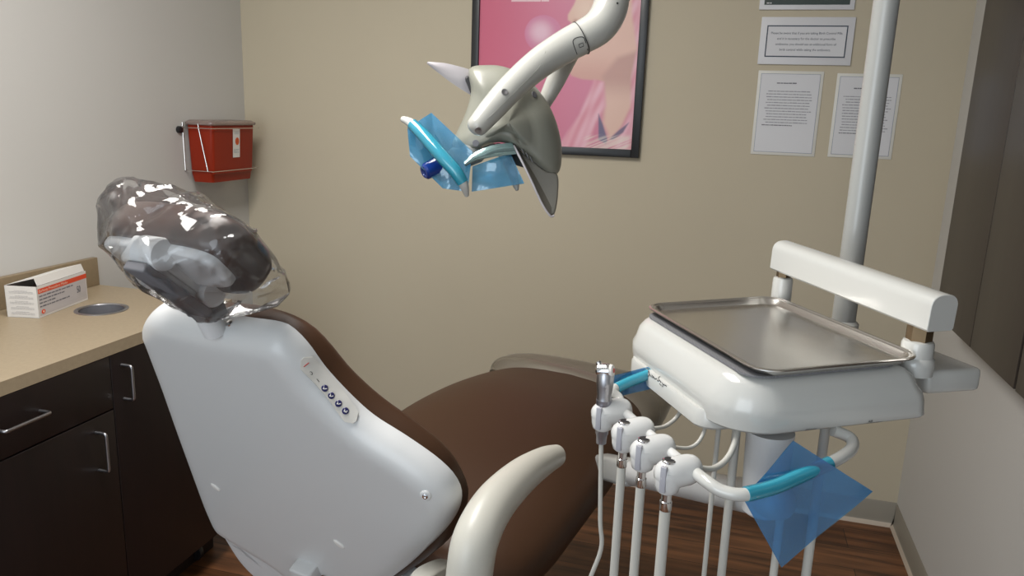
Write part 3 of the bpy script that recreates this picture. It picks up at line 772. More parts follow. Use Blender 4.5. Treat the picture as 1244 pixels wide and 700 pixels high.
# armrest
ap = [cp(566, 740, -.485), cp(570, 700, -.485), cp(578, 655, -.485), cp(600, 613, -.49), cp(632, 580, -.495), cp(660, 561, -.50), cp(676, 554, -.50)]
bm = nb(); tube(bm, ap, [.034, .036, .036, .034, .030, .025, .020], 28, 8, flat=.9, up=SV, round_=.35)
obj('armrest', bm, M_arm, ch, label='curved ivory armrest')
bm = nb(); pillow(bm, [cp(x, y, -.56) for x, y in ((500, 722), (510, 700), (526, 688), (548, 682), (566, 696), (566, 734), (500, 734))], SV, (.006, .06), (.006, .06), .02, N=60)
obj('arm_bracket', bm, M_arm, ch, label='ivory arm bracket beside the seat')
# headrest
HT = R(45); HU = -U * math.sin(HT) + Z * math.cos(HT); HN = U * math.cos(HT) + Z * math.sin(HT)
HCc = cp(230, 299, -.885)
def he(a, b, d): return HCc + SV * a + HU * b + HN * d
def hell(w, l, d, p=.8, n=28, oa=0, ob=0):
    out = []
    for k in range(n):
        t = 2 * math.pi * k / n; ca, sa_ = math.cos(t), math.sin(t)
        out.append(he(oa + math.copysign(abs(ca) ** p, ca) * w, ob + math.copysign(abs(sa_) ** p, sa_) * l, d))
    return out
bm = nb(); pillow(bm, hell(.124, .068, .0, .58), HN, (.024, .26), (.026, .14), .012, (.004, .003), N=90, smooth=4)
hr = obj('headrest_cushion', bm, M_leather2, ch, label='dark brown headrest cushion')
bm = nb(); pillow(bm, hell(.108, .040, -.035, .5, ob=.014), HN, (.006, .1), (.007, .10), .006, N=80, smooth=4)
obj('headrest_plate', bm, M_greymech, ch, label='grey plate behind the headrest cushion')
HC = -.868
p1, p2, p0 = cp(186, 308, HC), cp(248, 354, HC), cp(262, 382, HC)
for c, r_ in ((p1, .0225), (p2, .021)):
    bm = nb(); lathe(bm, c - SV * .020, SV, [(0, r_ * .8), (.004, r_), (.037, r_), (.042, r_ * .92), (.043, r_ * .6)]); obj('pivot_knob', bm, M_greymech, ch)
bm = nb(); dd = (p2 - p1).normalized(); up2 = SV.cross(dd)
box(bm, (p1 + p2) / 2 - SV * .018, ((p2 - p1).length / 2 + .01, .020, .026), (dd, up2, SV), r=.006); lk = obj('headrest_link', bm, M_greymech, ch)
bm = nb(); box(bm, (p1 + p2) / 2 + dd * .004 + SV * .009, ((p2 - p1).length / 2 - .016, .011, .003), (dd, up2, SV), r=.0025); obj('link_cover', bm, M_shell, lk)
sgn = -1 if up2.dot(DN) < 0 else 1
bm = nb(); box(bm, (p1 + p2) / 2 + up2 * sgn * .027, ((p2 - p1).length / 2 + .014, .007, .020), (dd, up2, SV), r=.003); obj('link_rail', bm, M_darkmech, ch, label='dark rail beside the headrest link')
bm = nb(); tube(bm, [p2 - SV * .02, p0 - SV * .02, p0 + (p0 - p2) * .9 - SV * .02], .018, 16, 3); obj('headrest_post', bm, M_greymech, ch)
bm = nb(); tube(bm, [p1 - SV * .02, p1 * .6 + he(-.02, .0, -.05) * .4, he(-.02, .005, -.045)], [.022, .027, .032], 20, 4); obj('headrest_bracket', bm, M_greymech, ch)
bm = nb(); box(bm, p0 + Z * .004 - SV * .02 + BN * .0, (.030, .014, .010), (SV, BN, BUP), r=.004); obj('post_clamp', bm, M_darkmech, ch, label='dark clamp where the headrest post enters the shell')

# clear bag over the headrest
from mathutils import noise as NZ_
BV = (CAM - HCc).normalized()                      # the bag's flat side
def bgp(x, y, off=0): return pp(x, y, HCc + BV * off, BV)
bo = [(121, 240), (134, 226), (151, 217), (172, 221), (206, 227), (250, 244), (292, 277), (330, 312), (347, 336), (351, 356), (336, 371), (305, 376), (275, 387), (243, 389), (215, 374), (160, 318), (143, 290), (132, 264)]
pts_ = []
for o_n in [x for x in ch.children if x.name.split('.')[0] in ('headrest_cushion', 'headrest_plate', 'headrest_bracket', 'pivot_knob')]:
    pts_ += [v.co + WP[o_n] for v in o_n.data.vertices]
if 1:
    q0 = sum(pts_, V()) / len(pts_); pts_ = [p + (p - q0).normalized() * .004 for p in pts_ if 118 < proj(p)[0] and proj(p)[1] < 385]
for k, (x, y) in enumerate(bo):
    for d_ in (0, -.02): pts_.append(bgp(x, y, d_ + .012 * math.sin(k * 2.1)))
bm = nb()
for p in pts_: bm.verts.new(p)
r_ = bmesh.ops.convex_hull(bm, input=list(bm.verts), use_existing_faces=False)
bmesh.ops.delete(bm, geom=list({g for g in r_['geom_interior'] + r_['geom_unused'] if isinstance(g, bmesh.types.BMVert)}), context='VERTS')
bmesh.ops.triangulate(bm, faces=list(bm.faces))
for _ in range(6):
    es = [e for e in bm.edges if e.calc_length() > .0055]
    if not es: break
    bmesh.ops.subdivide_edges(bm, edges=es, cuts=1); bmesh.ops.triangulate(bm, faces=list(bm.faces))
bmesh.ops.remove_doubles(bm, verts=list(bm.verts), dist=.0012)
bmesh.ops.smooth_vert(bm, verts=list(bm.verts), factor=.5, use_axis_x=True, use_axis_y=True, use_axis_z=True)
bm.normal_update(); disp = {}
FOLD = []
for x0_, y0_, x1_, y1_ in ((150, 268, 260, 232), (185, 275, 245, 240), (215, 318, 300, 285), (160, 250, 190, 330), (235, 345, 345, 350), (300, 300, 345, 345), (140, 245, 175, 262), (205, 360, 280, 330), (255, 270, 275, 350)):
    FOLD.append((bgp(x0_, y0_), bgp(x1_, y1_)))
for v in bm.verts:
    p = v.co; w_ = V((NZ_.noise(p * 14), NZ_.noise(p * 14 + V((9, 3, 1))), NZ_.noise(p * 14 + V((1, 7, 5)))))
    d1 = NZ_.voronoi(p * 9 + w_ * .4)[0]; d2 = NZ_.voronoi(V((p.x * 5 + p.z * 5, p.y * 6, (p.z - p.x) * 17)) + w_ * .5)[0]
    disp[v] = v.normal * (.0030 * max(0, 1 - (d1[1] - d1[0]) * 4.0) + .0024 * max(0, 1 - (d2[1] - d2[0]) * 4.5) + .0006 * w_.x)
    fd_ = 0
    for a_f, b_f in FOLD:
        pj = p - BV * (p - HCc).dot(BV); ab_ = b_f - a_f; t_f = max(0, min(1, (pj - a_f).dot(ab_) / ab_.length_squared)); dd_ = (pj - a_f - ab_ * t_f).length
        fd_ = max(fd_, (1 - dd_ / .0085))
    if v.normal.dot(BV) > 0: disp[v] += v.normal * .0042 * max(0, fd_)
for v, d_ in disp.items(): v.co += d_
o = obj('plastic_cover', bm, M_bag, None, 24); tag(o, 'clear crumpled plastic bag pulled over the headrest', 'plastic cover')

# clear sleeve over the toe end of the leg rest
rows = []
for i in range(19):
    q = i / 18; row = []
    for j in range(41):
        a = math.pi * (j / 40) * 1.30 - math.pi * .15; ca, sa_ = math.cos(a), math.sin(a)
        u = 1.80 + .215 * q; s0 = -.770; hw = (.268 + .015 * ss(0, .3, q)) - .03 * q ** 2; hgt = (.060 + .010 * math.sin(q * 2.6)) * (1 - .35 * q ** 4) * (.50 + .5 * ss(0, .35, q))
        xx = -math.copysign(abs(ca) ** .7, ca) * hw
        if xx < 0: u += .09 * (-xx / hw) ** 2 * (1 - q)
        zz = math.copysign(abs(sa_) ** .8, sa_) * hgt
        u2 = u - (.10 * max(0, xx / hw) * (1 - q))     # opening edge sweeps back on the near side
        row.append(cs_(s0 + xx, u2, .752 + zz))
    rows.append(row)
# closed front: fold the last rows inwards
last = rows[-1]; cen = sum(last, V()) / len(last)
for f_ in (.85, .5, .1): rows.append([cen + (p - cen) * f_ + U * (.012 if f_ > .5 else .016) for p in last])
bm = nb(); sheet(bm, rows, .0008)
o = obj('toe_cover', bm, M_toe); tag(o, 'translucent plastic sleeve over the foot end of the brown chair', 'plastic cover')

# ================================================================== DELIVERY UNIT
G = R(30.5); LV = V((-math.sin(G), math.cos(G), 0)); AV = V((math.cos(G), math.sin(G), 0)); TC = V((.078, 1.155, 0))
def ab(a, b, z): return TC + AV * a + LV * b + Z * (z + .03 * a)
du = thing('delivery_unit', 'white dental delivery unit with instrument holders and steel tray on top', 'dental unit', ab(0, 0, .90))
def rrect(a0, a1, b0, b1, z, r, inset=0, n=8, rs=None):
    rs = rs or (r, r, r, r); out = []
    a0 += inset; a1 -= inset; b0 += inset; b1 -= inset
    for (ca, cb, t0), r_ in zip((((a1, b1, 0)), ((a0, b1, 90)), ((a0, b0, 180)), ((a1, b0, 270))), rs):
        r_ = max(r_ - inset, .004); ca += -r_ if t0 in (0, 270) else r_; cb += -r_ if t0 in (0, 90) else r_
        for k in range(n + 1):
            t = R(t0 + 90 * k / n); out.append(ab(ca + r_ * math.cos(t), cb + r_ * math.sin(t), z))
    return out
rsB = (.03, .07, .07, .022)
bm = nb()
def bodyring(z, i, da=0, db=0): return rrect(-.152, .146 - max(0, z - 1.12) * .38, -.172, .185, z, .06, i, 10, rsB)
prof = [(1.1905, .040, 0), (1.1895, .022, 0), (1.186, .014, 0), (1.177, .006, 0), (1.163, .002, 0), (1.153, -.003, 0), (1.142, -.003, 0), (1.130, -.001, 0), (1.122, .000, 0), (1.119, .003, 0), (1.118, .010, 0)]
loft(bm, [bodyring(z, i) for z, i, _ in prof])
body = obj('body', bm, M_gloss, du)
# lower skirt on the left face carrying the script lettering
bm = nb(); loft(bm, [rrect(-.161, -.02, -.115, .140, z, .03, i, 8) for z, i in ((1.132, .002), (1.128, .0), (1.109, .0), (1.105, .004), (1.104, .014))])
low_h = obj('lower_housing', bm, M_gloss, du)
# script logo, brushed on as thin strokes
def stroke(bm, ob, pts, r=.0005):
    Q = []
    for x, y in pts:
        try:
            hs2 = []
            for o2 in (ob, low_h):
                try: hs2.append(caster(o2, x, y, 1))
                except RuntimeError: pass
            if not hs2: raise RuntimeError
            p, n = min(hs2, key=lambda h: (h[0] - CAM).length); Q.append(p + n * .0005)
        except RuntimeError: pass
    if len(Q) > 1: tube(bm, Q, r, 6, 3)
bm = nb()
for pts in ([(785, 449), (786, 448), (788, 450), (789, 455), (788, 457), (786, 455)], [(789, 448), (788, 452), (790, 456), (792, 458)], [(792, 456), (794, 458), (793, 459), (795, 459), (796, 461), (798, 460), (799, 463), (801, 463)],
            [(802, 458), (800, 459), (801, 462), (803, 464), (802, 467), (804, 468)], [(804, 465), (806, 468), (805, 470), (807, 467), (808, 469), (809, 468), (810, 470)]):
    stroke(bm, body, pts)
obj('script_lettering', bm, M_black, body, label='black cursive lettering')
for s_, x, y, sz in (('BRAKE', 984, 528, .0055), ('AIR', 1057, 513, .0048), ('COOLANT', 1061, 516.5, .0048)):
    p, n = caster(body, x, y); exx = AV - n * AV.dot(n); exx.normalize(); eyy = n.cross(exx); eyy = -eyy if eyy.z < 0 else eyy
    bm = nb(); text(bm, s_, sz, p, exx, eyy, n, .0006, 'CENTER'); obj('lettering', bm, M_black, body)
# support column and arm
cc = pz(932, 560, 1.06); cc.z = 0
bm = nb(); c3 = V((cc.x, cc.y, .985)); lathe(bm, c3, Z, [(0, .022), (.004, .026), (.05, .029), (.118, .031)], 32); col_ = obj('support_column', bm, M_shell, du)
def tray_fwd(x, y, d): return vd(x, y, d)
e0 = V((cc.x, cc.y, 1.005)); e1 = vd(770, 575, 1.5); e2 = vd(655, 548, 2.25)
bm = nb(); dd = (e2 - e1).normalized(); sd = dd.cross(Z).normalized(); uu = sd.cross(dd)
box(bm, (e1 + e2) / 2, ((e2 - e1).length / 2, .024, .026), (dd, sd, uu), r=.01); obj('lower_arm', bm, M_pole, du, label='grey horizontal support arm')
bm = nb(); tube(bm, [e0 + (e0 - e1) * .08, e0, e1, e1 + (e1 - e0) * .05], .024, 20, 1, round_=.8); obj('upper_arm', bm, M_shell, du)
# bracket on the right with the two posts and the bar
bm = nb(); box(bm, pz(1127, 450, 1.158), (.046, .050, .017), (AV, LV, Z), r=.008); br_ = obj('side_bracket', bm, M_gloss, du)
P1 = ab(.135, .172, 1.17); P2 = ab(.143, -.132, 1.155)
def zat(P, y):   # height on the vertical through P that shows at image row y
    lo, hi = .8, 1.6
    for _ in range(40):
        m = (lo + hi) / 2
        if proj((P.x, P.y, m))[1] > y: lo = m
        else: hi = m
    return lo

bar_z = zat(P2, 394)
def post(P, z0, z1, z2, r, hexr, lab):
    b = V((P.x, P.y, z0))
    bm = nb(); lathe(bm, b, Z, [(0, r * 1.0), (.004, r * 1.03), (z1 - z0 - .006, r), (z1 - z0 - .002, r * .92), (z1 - z0, r * .6)], 28)
    o = obj('post_collar', bm, M_gloss, du)
    bm = nb(); lathe(bm, V((P.x, P.y, z1 - .002)), Z, [(0, hexr), (z2 - z1 + .006, hexr)], 6); obj('hex_nut', bm, M_bronze, o, label='bronze coloured hexagonal nut')
    return o
z1a = zat(P1, 336); post(P1, 1.175, z1a, zat(P1, 326), .0165, .012, '')
pc = post(P2, 1.175, zat(P2, 412), bar_z, .0205, .0165, '')
bm = nb(); lathe(bm, V((P2.x, P2.y, 1.172)), Z, [(0, .0235), (.014, .0245), (.022, .0235), (.025, .0205)], 28); obj('post_base', bm, M_gloss, du)
B1 = V((P1.x, P1.y, zat(P1, 327))) + (P1 - P2).normalized() * .012
B1.z = zat(P1, 328); B2 = V((P2.x, P2.y, bar_z))
bd = (B2 - B1).normalized(); B2 = B2 + bd * .032
bs = bd.cross(Z).normalized(); bu = bs.cross(bd)
sec = [(-.0215, .003), (-.0185, 0), (.0185, 0), (.0215, .003), (.0215, .034)] + [(.0215 * math.cos(R(a)) ** .8 if a < 90 else -.0215 * abs(math.cos(R(a))) ** .8, .034 + .016 * math.sin(R(a)) ** .9) for a in range(12, 170, 12)] + [(-.0215, .034)]
bm = nb(); loft(bm, [[c + bs * x * k + bu * (.025 + (y - .025) * k) for x, y in sec] for c, k in ((B1, .93), (B1 + bd * .002, 1), (B2 - bd * .001, 1), (B2, .97))])
obj('top_bar', bm, M_gloss, du, 30, label='long white bar across the two posts')

# tray mat and tray
bm = nb(); loft(bm, [[p for p in rrect(-.1265, .100, -.160, .160, z, .03)] for z in (1.1907, 1.1935)])
o = obj('tray_mat', bm, M_mat_); tag(o, 'grey perforated non-slip mat under the steel tray', 'mat')
bm = nb()
def tr(i, z): return rrect(-.1225, .1225, -.1725, .1725, z, .034, i)
loft(bm, [tr(.016, 1.1938), tr(.010, 1.1945), tr(.0065, 1.2015), tr(.004, 1.2055), tr(.001, 1.2055), tr(-.001, 1.2045), tr(-.001, 1.203), tr(.001, 1.2024), tr(.0035, 1.2035), tr(.0065, 1.2045),
          tr(.0085, 1.2030), tr(.0140, 1.1965), tr(.018, 1.1950), tr(.024, 1.1946)])
o = obj('instrument_tray', bm, M_steel, None, 60); tag(o, 'empty stainless steel instrument tray with rounded corners', 'tray')

# instrument holders
HB = [(743, 501), (769, 525), (793, 547), (824, 573)]
HP = [pz(x, y, 1.082) for x, y in HB]
hd = (HP[3] - HP[0]).normalized(); hx = V((-hd.y, hd.x, 0)).normalized()
if hx.dot(AV) < 0: hx = -hx
hx = (hx * .93 + Z * .10 + hd * -.0).normalized(); hy = Z.cross(hx).normalized(); hz = hx.cross(hy)
cups = []
for i, c in enumerate(HP):
    bm = nb()
    rings = []
    for k in range(25):
        t = -1 + 2 * k / 24; e = (1 - abs(t) ** 3.2) ** (1 / 2.6) if abs(t) < 1 else .02
        e = max(e, .02); w_ = 1 if t > 0 else 1 - .06 * t * t
        rings.append([c + hx * (t * .031) + hy * math.cos(a) * .0175 * e * w_ + hz * math.sin(a) * .0195 * e * w_ for a in [2 * math.pi * q / 28 for q in range(28)]])
    loft(bm, rings)
    h_ = obj('instrument_holder', bm, M_holder, du, label='glossy white holder for a handpiece')
    cu = c - hx * .0135
    bm = nb(); lathe(bm, cu - Z * .024, Z, [(0, .010), (.003, .0135), (.010, .0155), (.022, .0165), (.030, .0162)], 28); obj('cup', bm, M_holder, h_)
    if i: 
        bm = nb(); t0 = cu + Z * .0175; lathe(bm, t0 - Z * .004, Z, [(0, .0088), (.0045, .0088), (.0055, .0075)], 24); obj('socket_ring', bm, M_chrome, h_)
        bm = nb(); lathe(bm, t0 + Z * .0012, Z, [(0, .0062), (.0008, .0062)], 20); obj('socket', bm, M_black, h_)
    fr_ = (CAM - cu); fr_.z = 0; fr_.normalize(); sl = (fr_ - hx * .55).normalized(); sr = Z.cross(sl)
    bm = nb(); box(bm, cu + sl * .0150 - Z * .001, (.0026, .0038, .0165), (sl, sr, Z), r=.001); obj('slot', bm, mat('slot_grey', (.38, .38, .42), .4) if i == 0 else bpy.data.materials['slot_grey'], h_)
    bm = nb(); tube(bm, [c + hx * .004 - hz * .010, c + hx * .012 - hz * .0155, c + hx * .022 - hz * .013], .006, 12, 4, round_=.8); obj('valve_lever', bm, M_holder, h_)
    cups.append(cu)
hr_ = [c + hx * .017 for c in HP]
bm = nb(); tube(bm, [hr_[0] - hd * .02, hr_[0], hr_[1], hr_[2], hr_[3], hr_[3] + hd * .008], .0068, 14, 1); obj('holder_rail', bm, M_holder, du)
# front handle
hp_ = [hr_[3] - hd * .004, pz(858, 585, 1.084), pz(878, 597, 1.080), pz(905, 601, 1.080), pz(940, 592, 1.082), pz(975, 577, 1.088), pz(1008, 563, 1.096), pz(1030, 550, 1.100), pz(1036, 540, 1.102), pz(1031, 531, 1.106), pz(1012, 523, 1.114)]
bm = nb(); tube(bm, hp_, .0078, 18, 7); obj('front_handle', bm, M_gloss, du, label='white tubular handle curving in front of the unit')
# rear handle
rp = [hr_[0], pz(752, 484, 1.095), pz(745, 474, 1.105), pz(765, 464, 1.112), pz(790, 454, 1.12), pz(815, 448, 1.125)]
bm = nb(); tube(bm, rp, .007, 16, 6); obj('rear_handle', bm, M_gloss, du)
# thin air tubes from the underside to the holders
for a, b, c, d, r_ in (((836, 474), (825, 503), (808, 518), HP[1] + hx * .024, .0030), ((863, 494), (853, 530), (838, 544), HP[2] + hx * .024, .0026), ((901, 506), (888, 550), (868, 569), HP[3] + hx * .024, .0040)):
    bm = nb(); tube(bm, [pz(*a, 1.121), pz(*b, 1.09), pz(*c, 1.078), d], r_, 10, 6); obj('air_tube', bm, M_hose, du)

# hoses
ups = [(pz(875, 500, 1.119), .0034), (pz(897, 502, 1.119), .0058), (pz(963, 506, 1.119), .0055), (pz(1005, 503, 1.119), .0065)]
def hose_pts(c, top, e, zb):
    e = V(e); dirn = V((e.x - c.x, e.y - c.y, 0)); L = dirn.length; dirn.normalize(); z0 = top
    P = [V((c.x, c.y, z0)), V((c.x, c.y, z0 - .12)), V((c.x, c.y, zb + L / 2 + .03))]
    P += [V((c.x, c.y, zb)) + dirn * L * (1 - math.cos(R(a))) / 2 + Z * (L / 2) * (1 - math.sin(R(a))) for a in (20, 55, 90, 125, 160)]
    P += [V((e.x, e.y, zb + L / 2 + .03)), V((e.x, e.y, e.z - .10)), V((e.x, e.y, e.z))]
    return P
labs = ['thin cream hose hanging from the silver handpiece', 'white hose hanging from the second holder from the left', 'white hose hanging from the third holder from the left', 'white hose hanging from the rightmost holder beside the blue film']
for i, cu in enumerate(cups):
    t = thing('handpiece_hose', labs[i], 'hose', (cu.x, cu.y, .56 - .02 * i), 'hoses looping below the delivery unit')
    r_ = [.0034, .0062, .0062, .0068][i]
    e, r2 = ups[i]; zt = cu.z - .045
    P = hose_pts(cu, zt, e, .56 - .02 * i)
    if i == 0:
        P[1] += V((.006, 0, 0)); P[2] += V((-.004, 0, 0)); P.insert(2, P[1] + V((.004, 0, -.05)))
        P.insert(3, P[1] + V((-.014, 0, -.13)))
    bm = nb(); tube(bm, P, [r_] * (len(P) - 3) + [r2] * 3, 14, 6); obj('tubing', bm, M_hose, t)
    if i:
        bm = nb(); lathe(bm, V((cu.x, cu.y, zt - .003)), Z, [(0, r_ * 1.02), (.001, r_ * 1.12), (.012, r_ * 1.12), (.013, r_ * .95), (.024, r_ * .95)], 20); obj('connector', bm, M_chrome, t, label='chrome connector ring')
hs = thing('handpiece', 'silver dental handpiece standing in the leftmost white holder', 'handpiece', cups[0] - Z * .048)
b0 = cups[0]
topz = zat(b0, 455)
bm = nb(); hh = topz - (b0.z - .045)
lathe(bm, b0 - Z * .045, Z, [(0, .0072), (.012, .0080), (.016, .0095), (hh * .62, .0112), (hh * .64, .0114)], 26)
obj('grip', bm, mat('satin_handle', (.33, .33, .37), .3, .9), hs)
bm = nb(); lathe(bm, b0 - Z * (.045 - hh * .64), Z, [(0, .0108), (hh * .06, .0104), (hh * .2, .0120), (hh * .36, .0128), (hh * .42, .0095)], 26); nk = obj('neck', bm, M_satin, hs)
bm = nb(); tc_ = V((b0.x, b0.y, topz)) + Z * .006; ax_ = (AV * .75 - LV * .65 + Z * .15).normalized()
lathe(bm, tc_ - ax_ * .013, ax_, [(0, .007), (.003, .0098), (.016, .0105), (.020, .0095)], 26); hd_ = obj('head', bm, M_chrome, hs)
bm = nb(); lathe(bm, tc_ + ax_ * .0068, ax_, [(0, .0092), (.004, .0082), (.005, .0050)], 22); obj('cap', bm, M_label, hd_, label='white ring cap')
bm = nb(); lathe(bm, tc_ + ax_ * .0119, ax_, [(0, .0036), (.0008, .003)], 16); obj('button', bm, M_redink, hd_)
bm = nb(); lathe(bm, tc_ - ax_ * .010 + Z * .008, (Z - ax_ * .5), [(0, .004), (.004, .0042), (.006, .003)], 14); obj('knob', bm, M_chrome, hs)

# blue barrier films
def vsheet(bm, pts, zs, toward, n=14, wav=.0015, thick=.0005, seed=0, bulge=0):
    """sheet from a pixel quad given top-left, top-right, bottom-right, bottom-left world corners"""
    a, b, c, d = pts
    rr_ = random.Random(seed); ph = [rr_.uniform(0, 6) for _ in range(4)]
    def fn(u, v):
        return toward * (wav * (math.sin(u * 9 + ph[0] + v * 3) + math.sin(v * 7 + ph[1] - u * 4)) + bulge * math.sin(math.pi * u) * math.sin(math.pi * v))
    return quad_sheet(bm, a, b, c, d, n, n, fn, thick)
cf = -FW; cf.z = 0; cf.normalize()
hm = hp_[4] * .5 + hp_[5] * .5
def hpl(x, y, off): return pp(x, y, hm + cf * off, (cf + Z * .35).normalized())
bm = nb()
for off, sd in ((-.0100, 1), (-.0135, 5)):
    # kite shaped sheet: corners top, right, bottom, left
    vsheet(bm, (hpl(964, 536, off), hpl(1060, 597, off * .3), hpl(949, 689, off * .3), hpl(903, 606, off)), None, cf, 20, .0010, .0005, sd)
bm2 = nb(); tube(bm2, [hp_[3] + (hp_[4] - hp_[3]) * .02, hp_[4], hp_[5], hp_[6]], .0090, 18, 6)
t = thing('barrier_film', 'blue barrier film hanging in a diamond from the front handle', 'plastic film', hm)
obj('sheet', bm, M_blue, t, 60); obj('sleeve', bm2, M_blue2, t, label='tight cyan sleeve around the handle')
t = thing('barrier_film', 'blue barrier film on the rear handle behind the silver handpiece', 'plastic film', pz(770, 470, 1.10))
bm = nb()
for q in (-.0095, -.0125):
    vsheet(bm, (pz(741, 461, 1.118) + cf * q, pz(796, 447, 1.13) + cf * q, pz(812, 470, 1.105) + cf * q, pz(742, 488, 1.085) + cf * q), None, cf, 12, .0006)
obj('sheet', bm, M_blue, t, 60)
bm = nb(); tube(bm, [rp[2] * .8 + rp[3] * .2, rp[3], rp[4]], .0085, 14, 5); obj('sleeve', bm, M_blue2, t)

# ================================================================== OPERATORY LIGHT
D = 1.5
def L(x, y, d=0.0): return vd(x, y, D + d)
pole_xy = py_(1024, 395, 1.46)
ol_ = thing('operatory_light', 'grey and ivory dental light on a jointed arm in front of the pink poster', 'dental light', (pole_xy.x, pole_xy.y, 1.14))
pr = 13.6 / FPX * (pole_xy - CAM).dot(FW)
bm = nb(); lathe(bm, V((pole_xy.x, pole_xy.y, 1.14)), Z, [(0, pr), (1.10, pr)], 36); obj('pole', bm, M_pole, ol_, label='upright grey pole')
bm = nb(); lathe(bm, V((pole_xy.x, pole_xy.y, 1.10)), Z, [(0, pr * 1.3), (.05, pr * 1.3), (.055, pr * 1.05)], 30); obj('pole_socket', bm, M_gloss, ol_)
top = L(748, -150); pt = V((pole_xy.x, pole_xy.y, 2.22))
bm = nb(); tube(bm, [pt, V((top.x * .5 + pt.x * .5, top.y * .5 + pt.y * .5, 2.24)), V((top.x, top.y, 2.22)) + (pt - top).normalized() * .06, V((top.x, top.y, 2.17)), V((top.x, top.y, 2.0))], [.026] * 5, 24, 6); obj('boom', bm, M_lamparm, ol_)
K_ = D / FPX
A1 = [V((top.x, top.y, 2.02)), L(745, -55), L(744, -20), L(741, 10), L(728, 32), L(704, 47), L(680, 60)]
bm = nb(); tube(bm, A1, [21.5 * K_, 21.5 * K_, 21.5 * K_, 21.5 * K_, 21 * K_, 19.8 * K_, 18.8 * K_], 32, 8)
el = obj('elbow', bm, M_lamparm, ol_)
A2 = [L(704, 47, -.001), L(684, 58, -.005), L(655, 77, -.02), L(625, 103, -.045), L(600, 130, -.065), L(580, 153, -.075)]
bm = nb(); tube(bm, A2, [20.4 * K_, 19.6 * K_, 18.2 * K_, 16.5 * K_, 15 * K_, 12.5 * K_], 32, 8, round_=.8)
fa = obj('front_arm', bm, M_lamparm, ol_, label='thick ivory arm crossing in front of the lamp head')
jt = (A1[5] - A1[6]).normalized()
bm = nb(); lathe(bm, L(705.5, 46.5) , jt, [(0, 21.2 * K_), (.0016, 21.2 * K_)], 36); obj('joint_line', bm, M_black, fa)
tj = (A1[1] - A1[2]).normalized(); bm = nb(); lathe(bm, L(743.5, -1), tj, [(0, 22.2 * K_), (.0016, 22.2 * K_)], 36); obj('joint_line', bm, M_black, el)
p, n = caster(el, 750, 4); bm = nb(); lathe(bm, p, n, [(0, .002), (.001, .002)], 12); obj('set_screw', bm, M_black, el)
bm = nb()
pts = []
for x, y in ((714, 61), (711, 50), (708, 45), (700, 46), (696, 50), (698, 58), (701, 66)):
    try: p, n = caster(fa, x, y); pts.append(p + n * .0003)
    except RuntimeError: pass
if len(pts) > 2: tube(bm, pts[:], .0008, 6, 4)
pts = []
for x, y in ((703, 54), (708, 52), (709, 56), (704, 58), (703, 54)):
    p, n = caster(fa, x, y); pts.append(p + n * .0003)
tube(bm, pts, .0006, 6, 1); obj('latch_mark', bm, M_black, fa)
pts = []
for x, y in ((660, 60), (652, 80), (630, 103), (608, 125), (590, 142), (576, 158)):
    try: p, n = caster(fa, x + 3, y + 2); pts.append(p + n * .0001)
    except RuntimeError: pass
bm = nb(); tube(bm, pts, .0005, 6, 5); obj('seam', bm, M_lampgrey, fa)
for x, y in ((613, 112), (581, 158)):
    p, n = caster(fa, x, y); bm = nb(); lathe(bm, p - n * .002, n, [(0, .0065), (.0035, .0062), (.0035, .004), (.0028, .002)], 20); obj('screw', bm, M_satin, fa)
# far arm of the yoke
bm = nb(); tube(bm, [L(693, 62, .05), L(683, 82, .09), L(673, 102, .11), L(660, 128, .12)], [13 * K_, 12.5 * K_, 12 * K_, 9 * K_], 20, 6, round_=.6); obj('rear_arm', bm, M_lamparm, ol_)
# head shell: back of the lamp, a swollen shield with a lip
hs_o = [(570, 84), (592, 79), (616, 82), (640, 95), (660, 117), (674, 143), (682, 175), (681, 204), (673, 213), (660, 207), (642, 193), (626, 178), (606, 173), (588, 178), (572, 186), (556, 188), (548, 176), (556, 158), (566, 136), (572, 112)]
nH = -(ray(615, 140).normalized())
def zoff(x, y): return .10 + .0009 * (x - 620) * -.3
bm = nb(); pillow(bm, [L(x, y, .06 + (.02 if x > 640 else 0)) for x, y in hs_o], nH, (.050, .55), (.012, .1), 0, (.018, 0), N=100, interior=9, steps=8)
hsh = obj('head_shell', bm, M_lampgrey, ol_, label='grey domed back shell of the lamp head')
# vent slits
bm = nb(); pillow(bm, [L(x, y, .055) for x, y in ((568, 92), (571, 97), (573, 108), (572, 114), (568, 104), (565, 96))], nH, (.004, .2), (.004, .2), 0, N=40); obj('vent_gap', bm, M_black, ol_)
bm = nb()
for k in range(3): tube(bm, [L(634 + k * 5, 181 + k * 4.5, .028), L(637 + k * 5, 188 + k * 4.5, .028)], .0012, 6, 1)
obj('vent_ribs', bm, M_satin, ol_)
for x, y in ((649, 115), (578, 174)):
    try:
        p, n = caster(hsh, x, y); bm = nb(); lathe(bm, p - n * .001, n, [(0, .007), (.002, .0065), (.002, .003)], 16); obj('recess', bm, M_darkmech, hsh)
    except RuntimeError: pass
